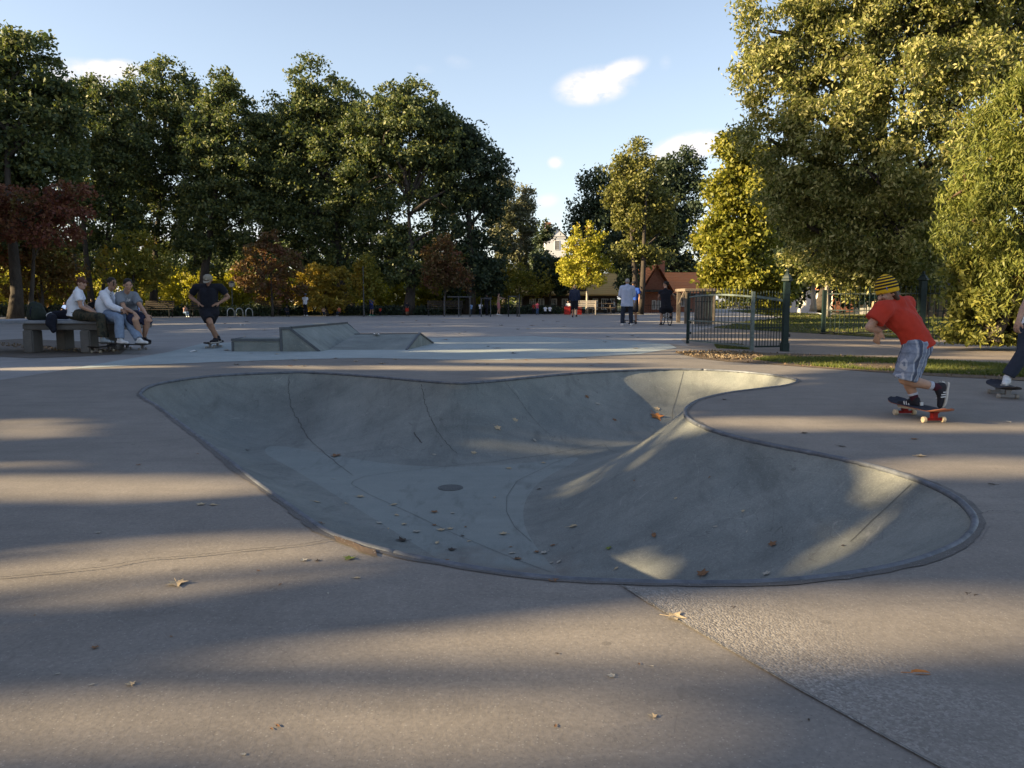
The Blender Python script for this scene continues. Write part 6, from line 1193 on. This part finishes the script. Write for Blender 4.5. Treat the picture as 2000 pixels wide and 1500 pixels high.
stand('child in white top and dark trousers beside the person in black', 938.5, 591, 616, (.1, 1), SK2, (CW, .7, .04, .04), (CNAVY, 1.9, .03), (SHW, SOLW), (HD, .03), 'hold', group=FG, vox=.025)
stand('tall person in long black coat near the exercise frames', 950, 574.5, 616, (.8, .3), SK3, (CBLACK, 1.9, .05, .30, 'coat'), (CBLACK, 1.95, .02), (SHB, SOLD), (HD, .01), ('down', 'up'), group=FG, vox=.025)
stand('topless man in pink shorts holding the black bar with outstretched arms', 973.5, 572, 616.3, (1, .1), SK1, None, (flat('pink_shorts', (.42, .17, .17), .9), .9, .025, 'shorts'), (SHW, SOLW), (HD, .01), 'reach', group=FG, vox=.022, stride=.10)
stand('person in pink top and blue jeans facing away, right of the sapling stake', 1049.5, 589.5, 615, (0, 1), SK1, (flat('bright_pink_top', (.50, .10, .14), .9), .5, .03, .04), (flat('mid_jeans', (.05, .09, .18), .9), 1.9, .02), (SHB, SOLD), (HD, .04), 'front', group=FG, vox=.025)
stand('child in red beside the person in pink', 1042, 592, 613.5, (0, -1), SK1, (CRED, .9, .03, .04), (CBLACK, 1.9, .02), (SHB, SOLW), (HD, .02), 'down', group=FG, vox=.025)
sit('first of two white topped people sitting side by side', 1065, 597, 614, (0, 1), SK2, (CW, .6, .03, .03), (CBLACK, 1.9, .02), (SHB, SOLD), (HD, .02), group=FG); sit('second of two white topped people sitting side by side, on the right', 1074, 597, 614, (0, 1), SK1, (CW, .6, .03, .03), (CBLACK, 1.9, .02), (SHB, SOLD), (HB, .02), group=FG)
sit('person in pale top sitting behind the walking man in navy', 1110, 587, 614, (-.5, -1), SK1, (flat('pale_top', (.42, .45, .5), .9), .8, .03, .03), (CDJEAN, 1.9, .02), (SHB, SOLD), (HD, .03), group=FG)
sit('person in teal sitting at the white bench', 1143, 588, 613, (0, 1), SK2, (flat('teal_top', (.03, .26, .22), .9), .8, .03, .03), (CDJEAN, 1.9, .02), (SHB, SOLD), (HD, .03), group=FG)
stand('woman in white top and blue trousers pushing a stroller', 1199.5, 586, 612, (-1, -.1), SK2, (flat('off_white', (.48, .48, .46), .9), 1.6, .03, .05), (flat('slate_trousers', (.05, .07, .13), .9), 1.9, .025), (SHB, SOLD), (HD, .05), 'front', group=FG, vox=.025, bend=.05)
g = G(1190, 612); t = thing('stroller', 'dark stroller pushed by the woman in white', 'stroller', tuple(g)); m = MB(g)
m.tube([g + Vector((.45, 0, 1.0)), g + Vector((.1, 0, .45)), g + Vector((-.3, 0, .18))], .02, 6).tube([g + Vector((.25, 0, .15)), g + Vector((-.05, 0, .6)), g + Vector((-.2, 0, .85))], .02, 6); m.build('frame', M_GREYIRON, t)
blob('seat', [('c', g + Vector((.05, 0, .45)), g + Vector((-.15, 0, .55)), .17, .16), ('c', g + Vector((.05, 0, .6)), g + Vector((-.02, 0, .85)), .14, .15)], CBLACK, t, g, .03, 2)
for dx in (-.32, .28):
    for dy in (-.2, .2): MB(g).lathe(g + Vector((dx, dy - .02, .13)), [(.13, 0), (.13, .04)], 12, (0, 1, 0)).build('wheel', M_BLACK, t)

# --- cyclist
D = G(1305, 636.5).y
def q(px, py, d=0): return P(px, py, D + d)
J = dict(head=q(1300, 555, .10), neck=q(1300, 566), sl=q(1291, 570), sr=q(1308, 570), pelvis=q(1301, 599, -.05), hips=(1, 0, 0), el=q(1287, 579, .15), wl=q(1286, 585, .42), er=q(1317, 578, .15), wr=q(1319, 583, .42), kl=q(1292, 612, .12), al=q(1291, 631, -.02), tl=q(1289, 634, .14), kr=q(1310, 606, .30), ar=q(1310, 619, .12), tr=q(1310, 621, .26))
J['hl'] = q(1297, 602); J['hr'] = q(1305, 602)
cy, CO, CH = person('cyclist in black dress standing astride a bicycle with one foot down, seen from behind', J, 1.0, SK1, (CBLACK, .35, .03, .10, 'dress'), (CBLACK, .75, .05, 'leggings'), (SHB, SOLW), (HD, .02, 'bun'), .02, face=(-.85, .5, -.05), fat=1.1)
r_, f_, u_, HM, h, hs, *_ = CH; MB(CO).box(h + f_ * .09 + u_ * .005, (.13, .02, .03), ax=HM).build('sunglasses', M_BLACK, cy, bevel=.004)
def bicycle(O, rz):
    t = thing('bicycle', 'bicycle seen from behind under the cyclist in black', 'bicycle', tuple(O), None, rz); W = .34
    for x in (-.52, .52):
        w_ = MB(); w_.tube([(x + W * math.cos(a), 0, W + W * math.sin(a) * 1.0) for a in np.linspace(0, 2 * math.pi, 28, endpoint=False)], .021, 6, closed=True); wo = w_.build('wheel', M_BLACK, t, smooth=True)
        m = MB(); m.tube([(x + (W - .03) * math.cos(a), 0, W + (W - .03) * math.sin(a)) for a in np.linspace(0, 2 * math.pi, 28, endpoint=False)], .010, 5, closed=True)
        for k in range(14): a = k * math.pi / 7; m.tube([(x, 0, W), (x + (W - .03) * math.cos(a), 0, W + (W - .03) * math.sin(a))], .002, 3)
        m.lathe((x, -.04, W), [(.02, 0), (.02, .08)], 8, (0, 1, 0)); m.build('rim', M_GREYIRON, wo)
        m = MB(); m.tube([(x + .38 * math.cos(a), 0, W + .38 * math.sin(a)) for a in np.linspace(.5, 2.4, 10)], .022, 5); m.build('mudguard', M_HOOP, t)
    m = MB(); m.tube([(-.52, 0, W), (-.08, 0, .30), (.36, 0, .78), (.42, 0, .92)], .017, 6).tube([(-.08, 0, .30), (-.20, 0, .82)], .016, 6).tube([(-.52, .04, W), (-.17, 0, .70), (.36, 0, .74)], .012, 6).tube([(.52, 0, W), (.40, 0, .88)], .016, 6); m.build('frame', M_HOOP, t, smooth=True)
    m = MB(); m.tube([(.34, -.30, .98), (.42, -.26, 1.0), (.42, 0, .98), (.42, .26, 1.0), (.34, .30, .98)], .014, 6); m.build('handlebar', M_BLACK, t, smooth=True)
    m = MB(); m.tube([(-.28, 0, .85), (-.18, 0, .87), (-.02, 0, .86)], [.09, .06, .02], 8); m.build('saddle', M_BLACK, t, smooth=True)
    m = MB(); m.tube([(-.08, -.10, .30), (-.08, .10, .30)], .02, 6).tube([(-.08, -.10, .30), (.06, -.11, .22)], .011, 5).tube([(-.08, .10, .30), (-.22, .11, .38)], .011, 5).box((.06, -.17, .22), (.08, .09, .02)).box((-.22, .17, .38), (.08, .09, .02)); m.build('pedals', M_BLACK, t)
bo = G(1305, 636); bicycle(Vector((bo.x + .02, bo.y + .52, 0)), R(94))
# ------------------------------------------------------------------ fallen leaves, grass
def leafmesh(kind, seed):
    rs = random.Random(seed); V = [(0, 0, .006)]; 
    if kind == 'maple': rad = [.30, .55, .38, .85, .50, 1.0, .50, .85, .38, .55, .30, .10]
    else: rad = [.25, .42, .62, .85, 1.0, .85, .62, .42, .25, .12]
    n = len(rad)
    for i, r_ in enumerate(rad):
        a = -math.pi / 2 + 2 * math.pi * (i + 1) / (n + 0) ; x, y = r_ * math.cos(a), r_ * math.sin(a)
        if kind != 'maple': x *= .5
        V.append((x * .75, y * .75, .01 + rs.uniform(.0, .10) * r_ + .12 * abs(x)))
    m = MB(); m.add(V, [(0, i + 1, (i + 1) % n + 1) for i in range(n)]); m.tube([(0, -.1, .03), (.04, -.62, .06)], .015, 4); return m
LEAFC = {'brown': (.20, .10, .045), 'tan': (.44, .34, .21), 'dark': (.05, .035, .025), 'green': (.16, .19, .03), 'orange': (.34, .14, .04), 'grey': (.36, .33, .27)}
proto = {}
def fallen(px, py, w_, col, kind, label, seed, group, rz=None):
    p = B(px, py); k = (kind, col)
    if k not in proto: o = leafmesh(kind, len(proto)).build('fallen_leaf', flat('dry_leaf_' + col, LEAFC[col], .75, 0, .35, 3), None); proto[k] = o; first = True
    else: o = proto[k].copy(); COL.objects.link(o); first = False
    dd = (p - Vector((0, 0, CAMH))).length; sz = w_ * dd / FPX * (1.1 if w_ > 19 else 1.25); o.scale = (sz, sz, sz * random.uniform(.7, 1.2)); n_ = bnorm(p.x, p.y) if p.z < -.01 else Vector((0, 0, 1))
    o.rotation_euler = (n_.to_track_quat('Z', 'Y').to_matrix() @ Matrix.Rotation(rz if rz is not None else random.uniform(0, 6.28), 3, 'Z')).to_euler(); o.location = p + n_ * (.007 if p.z > -.01 else .006)
    o.name = 'fallen_leaf'; tag(o, label, 'leaf', group)
    if label is None: SCAT.append((o, col, kind, px, py, p.copy()))
random.seed(11); G1, G2, G3 = 'dry leaves scattered on the deck', 'dry leaves scattered inside the bowl', 'dry leaves scattered far over the plaza'
fallen(345, 1142, 32, 'tan', 'maple', 'large curled tan leaf alone in the sun at the lower left', 1, G1, .5)
fallen(685, 1093, 22, 'green', 'maple', 'crumpled green leaf near the broken coping edge', 2, G1)
fallen(1313, 1209, 34, 'tan', 'maple', 'flat tan leaf on the line where the rough aggregate begins', 3, G1, 1.2)
fallen(657, 890, 20, 'brown', 'maple', 'brown leaf caught at the lower end of the long bowl crack', 4, G2)
fallen(1280, 812, 24, 'orange', 'maple', 'orange brown leaf in the sunlit far pocket of the bowl', 5, G2)
fallen(1787, 1320, 34, 'orange', 'plain', 'long flat rust brown leaf on the rough concrete at the lower right', 6, G1, 1.5)
fallen(1372, 1124, 22, 'brown', 'maple', 'brown leaf just inside the near coping', 7, G2)
fallen(1078, 1136, 17, 'brown', 'maple', 'leaf leaning on the near coping in the middle', 8, G1)
fallen(1941, 949, 10, 'dark', 'plain', 'small black curled leaf on the deck right of the bowl', 9, G1)
fallen(1507, 1065, 14, 'brown', 'maple', 'round brown leaf on the right wall of the bowl', 10, G2)
fallen(1190, 1071, 11, 'green', 'maple', 'small yellow green leaf on the bowl floor', 11, G2)
L1 = L2 = L3 = None; SCAT = []
for px, py, w_ in ((186, 1268, 11), (256, 1342, 13), (183, 1341, 8), (506, 1118, 7), (641, 1163, 8), (694, 1132, 12), (622, 1098, 9), (592, 1098, 12), (395, 987, 14), (421, 989, 14), (190, 1043, 8), (1425, 1192, 15), (1197, 1325, 14), (1275, 1405, 14), (1085, 1421, 9), (541, 1421, 10), (478, 1478, 7), (1896, 1166, 15), (1795, 893, 14), (1570, 848, 10), (1640, 873, 13), (1785, 860, 11), (1970, 826, 9), (385, 888, 7), (270, 910, 8), (1155, 715, 9), (1500, 715, 6)): fallen(px, py, w_, random.choice(['tan', 'brown', 'dark', 'grey']), random.choice(['maple', 'plain']), L1, 0, G1)
for px, py, w_ in ((1415, 782, 9), (1170, 790, 10), (970, 835, 12), (1006, 822, 10), (1200, 820, 8), (1147, 775, 8), (1285, 800, 10), (846, 888, 8), (925, 886, 10), (1045, 862, 10), (1060, 905, 8), (1052, 957, 8), (1115, 1030, 16), (1277, 1044, 16), (1202, 1113, 10), (885, 1003, 8), (995, 916, 10), (967, 972, 8), (1395, 1030, 8), (1320, 975, 6), (1452, 1000, 6), (590, 1010, 6), (483, 880, 6), (1083, 1066, 10), (1240, 940, 6), (1500, 1122, 13), (855, 1060, 14), (788, 1057, 22), (880, 1075, 14), (870, 1096, 10), (905, 1048, 8), (1010, 1092, 9)): fallen(px, py, w_, random.choice(['tan', 'brown', 'dark', 'grey', 'tan']), random.choice(['maple', 'plain']), L2, 0, G2)
for i in range(24):
    t_ = random.random() ** .8; px = 590 + 480 * t_ + random.gauss(0, 30); py = 985 + 118 * t_ + random.gauss(0, 14) - 14
    if B(px, py).z < -.03: fallen(px, py, random.uniform(6, 14), random.choice(['tan', 'grey', 'brown', 'tan']), random.choice(['maple', 'plain']), L2, 0, G2)
for i in range(34): fallen(random.uniform(420, 1330), random.uniform(700, 716) if random.random() < .5 else random.uniform(662, 700), random.uniform(6, 11), random.choice(['dark', 'brown', 'tan']), random.choice(['maple', 'plain']), L3, 0, G3)
for i in range(42): fallen(random.uniform(60, 1330), random.uniform(624, 660), random.uniform(5, 8), random.choice(['dark', 'brown', 'dark', 'tan']), 'maple', L3, 0, G3)
for i in range(26): fallen(random.uniform(1, 2000), random.uniform(900, 1480), random.uniform(4, 7), random.choice(['dark', 'brown', 'grey']), 'plain', L1, 0, G1) if True else 0

for k, (px, py, lab) in enumerate(((474, 636, 'white paper scrap lying on the plaza right of the man in the cap'), (377, 688, 'pale paper scrap on the slab edge below the cap man'), (735, 655, 'small white scrap on the ridge line of the spine ramp'))):
    p = G(px, py) if k < 2 else G(px, py + 22); z = .012 if k < 2 else P(px, 655, 16.9).z + .02
    if k == 2: p = P(px, 655, 16.9)
    rs = random.Random(k); m = MB(); m.add([(-.09, -.05, 0), (.03, -.07, .025), (.10, -.02, .008), (.07, .06, .03), (-.04, .05, .01), (-.10, .02, .035)], [(0, 1, 2, 3), (0, 3, 4, 5)]); o = m.build('paper_scrap', M_WHITE); o.location = (p.x, p.y, z); o.rotation_euler = (0, 0, k); tag(o, lab, 'litter')
ORD = 'nearest,second nearest,third nearest,fourth nearest,fifth nearest,sixth nearest,seventh nearest,eighth nearest,ninth nearest,tenth nearest,eleventh nearest,twelfth nearest,thirteenth nearest,fourteenth nearest,fifteenth nearest,sixteenth nearest,seventeenth nearest,eighteenth nearest,nineteenth nearest,twentieth nearest,twenty first nearest,twenty second nearest'.split(',')
CN = dict(brown='brown', tan='tan', dark='blackish', grey='grey', orange='rusty', green='green'); zones = {}
for o, col, kind, px, py, p in SCAT:
    if p.z < -.01: zn = 'inside the bowl, ' + ('far left wall' if px < 900 and py < 900 else 'near left slope' if px < 1000 else 'right lobe' if py > 900 else 'far pocket')
    elif py > 1140: zn = 'on the near deck, ' + ('left half' if px < 1000 else 'right half')
    elif py > 716: zn = 'on the deck ' + ('left of the bowl' if px < 900 else 'right of the bowl')
    elif py > 660: zn = 'on the pale slab ' + ('below the ramps' if px < 860 else 'right of the ramps')
    else: zn = 'on the plaza ' + ('left of the ramps' if px < 560 else 'behind the ramps' if px < 850 else 'right of the ramps')
    zones.setdefault((zn, col, kind), []).append((p.y, o))
for (zn, col, kind), l in zones.items():
    for k, (yy, o) in enumerate(sorted(l, key=lambda t: t[0])): o['label'] = '%s %s leaf %s%s' % (CN[col], 'lobed' if kind == 'maple' else 'oval', zn, '' if len(l) == 1 else ', %s of its colour' % ORD[min(k, 21)])

def blades(name, poly_px, n, h, mat, seed, label=None, thresh=None, w_=.012, py0=None):
    r = np.random.default_rng(seed); pts = np.array([G(*q)[:2] for q in poly_px]); lo, hi = pts.min(0), pts.max(0); out = []
    while sum(len(o) for o in out) < n:
        c = lo + (hi - lo) * r.random((n * 3, 2)); c = c[inside(c, pts)]
        if thresh is not None: v = np.sin(c[:, 0] * 1.7 + 1.3) + np.sin(c[:, 1] * 3.1 + c[:, 0] * .9) + .6 * np.sin(c[:, 0] * 4.3 - c[:, 1] * 2.2); c = c[v + r.normal(size=len(c)) * .5 > thresh]
        out.append(c)
    c = np.vstack(out)[:n]; a = r.random(n) * 6.283; hh = h * r.uniform(.4, 1.3, n); W = w_ * r.uniform(.6, 1.4, n); ln = r.normal(size=(n, 2)) * hh[:, None] * .45
    v = np.zeros((n, 3, 3)); v[:, 0, 0] = c[:, 0] - np.cos(a) * W; v[:, 0, 1] = c[:, 1] - np.sin(a) * W; v[:, 1, 0] = c[:, 0] + np.cos(a) * W; v[:, 1, 1] = c[:, 1] + np.sin(a) * W; v[:, :2, 2] = .004; v[:, 2, :2] = c + ln; v[:, 2, 2] = hh
    return tag(mesh_np(name, v.reshape(-1, 3), np.arange(3 * n).reshape(n, 3), mat), label, 'grass' if label else None, kind='stuff')
M_GRASS = leafmat('grass_blades', [(.075, .105, .02), (.11, .135, .025), (.16, .16, .04)], .35)
M_LITTER = leafmat('leaf_litter', [(.09, .055, .03), (.18, .13, .075), (.30, .24, .16)], .1)
blades('grass', [(1470, 703), (1540, 696), (1620, 695), (1700, 699), (1850, 707), (2000, 716), (2600, 752), (2600, 775), (2000, 738), (1850, 731), (1700, 724), (1560, 714)], 34000, .055, M_GRASS, 1, 'patchy green grass strip beside the path', -.5, .008)
blades('grass', LAWN, 90000, .07, M_GRASS, 2, 'mown lawn behind the iron fences', None, .02)
blades('grass', [(1395, 673), (1440, 674), (1465, 683), (1400, 681)], 2600, .05, M_GRASS, 3, 'small tuft of grass under the gate', None, .008)
def litter(name, poly_px, n, size, seed, label, thresh=None):
    r = np.random.default_rng(seed); pts = np.array([G(*q)[:2] for q in poly_px]); lo, hi = pts.min(0), pts.max(0); c = lo + (hi - lo) * r.random((n * 6, 2)); c = c[inside(c, pts)][:n]; c3 = np.column_stack([c, .012 + r.random(len(c)) * .02]); v, f = leaf_quads(c3, size, r, .8, 0, np.tile([0, 0, 2.2], (len(c3), 1))); v[:, 2] = np.maximum(v[:, 2], .008)
    tag(mesh_np(name, v, f, M_LITTER), label, 'leaf litter', kind='stuff')
litter('leaf_litter', STRIP[:4] + [(1500, 700), (1420, 704), (1360, 698)], 1100, .045, 5, 'dry leaves and wood chips over the bare earth strip by the gate')
litter('leaf_litter', STRIP, 700, .04, 6, 'dry leaves scattered along the grass strip')
litter('leaf_litter', [(1395, 672), (1450, 674), (1462, 681), (1400, 680)], 500, .05, 7, 'heap of golden leaves blown against the gate')
litter('leaf_litter', [(1820, 655), (1840, 664), (2000, 674), (2200, 684), (2200, 678), (2000, 668)], 1500, .06, 8, 'dry leaves gathered at the foot of the big bush')
litter('leaf_litter', [(0, 676), (60, 682), (160, 690), (230, 690), (240, 684), (120, 680), (0, 670)], 400, .04, 9, 'leaf crumbs on the worn earth below the table')
litter('leaf_litter', LAWN, 2500, .08, 10, 'fallen leaves scattered over the lawn')
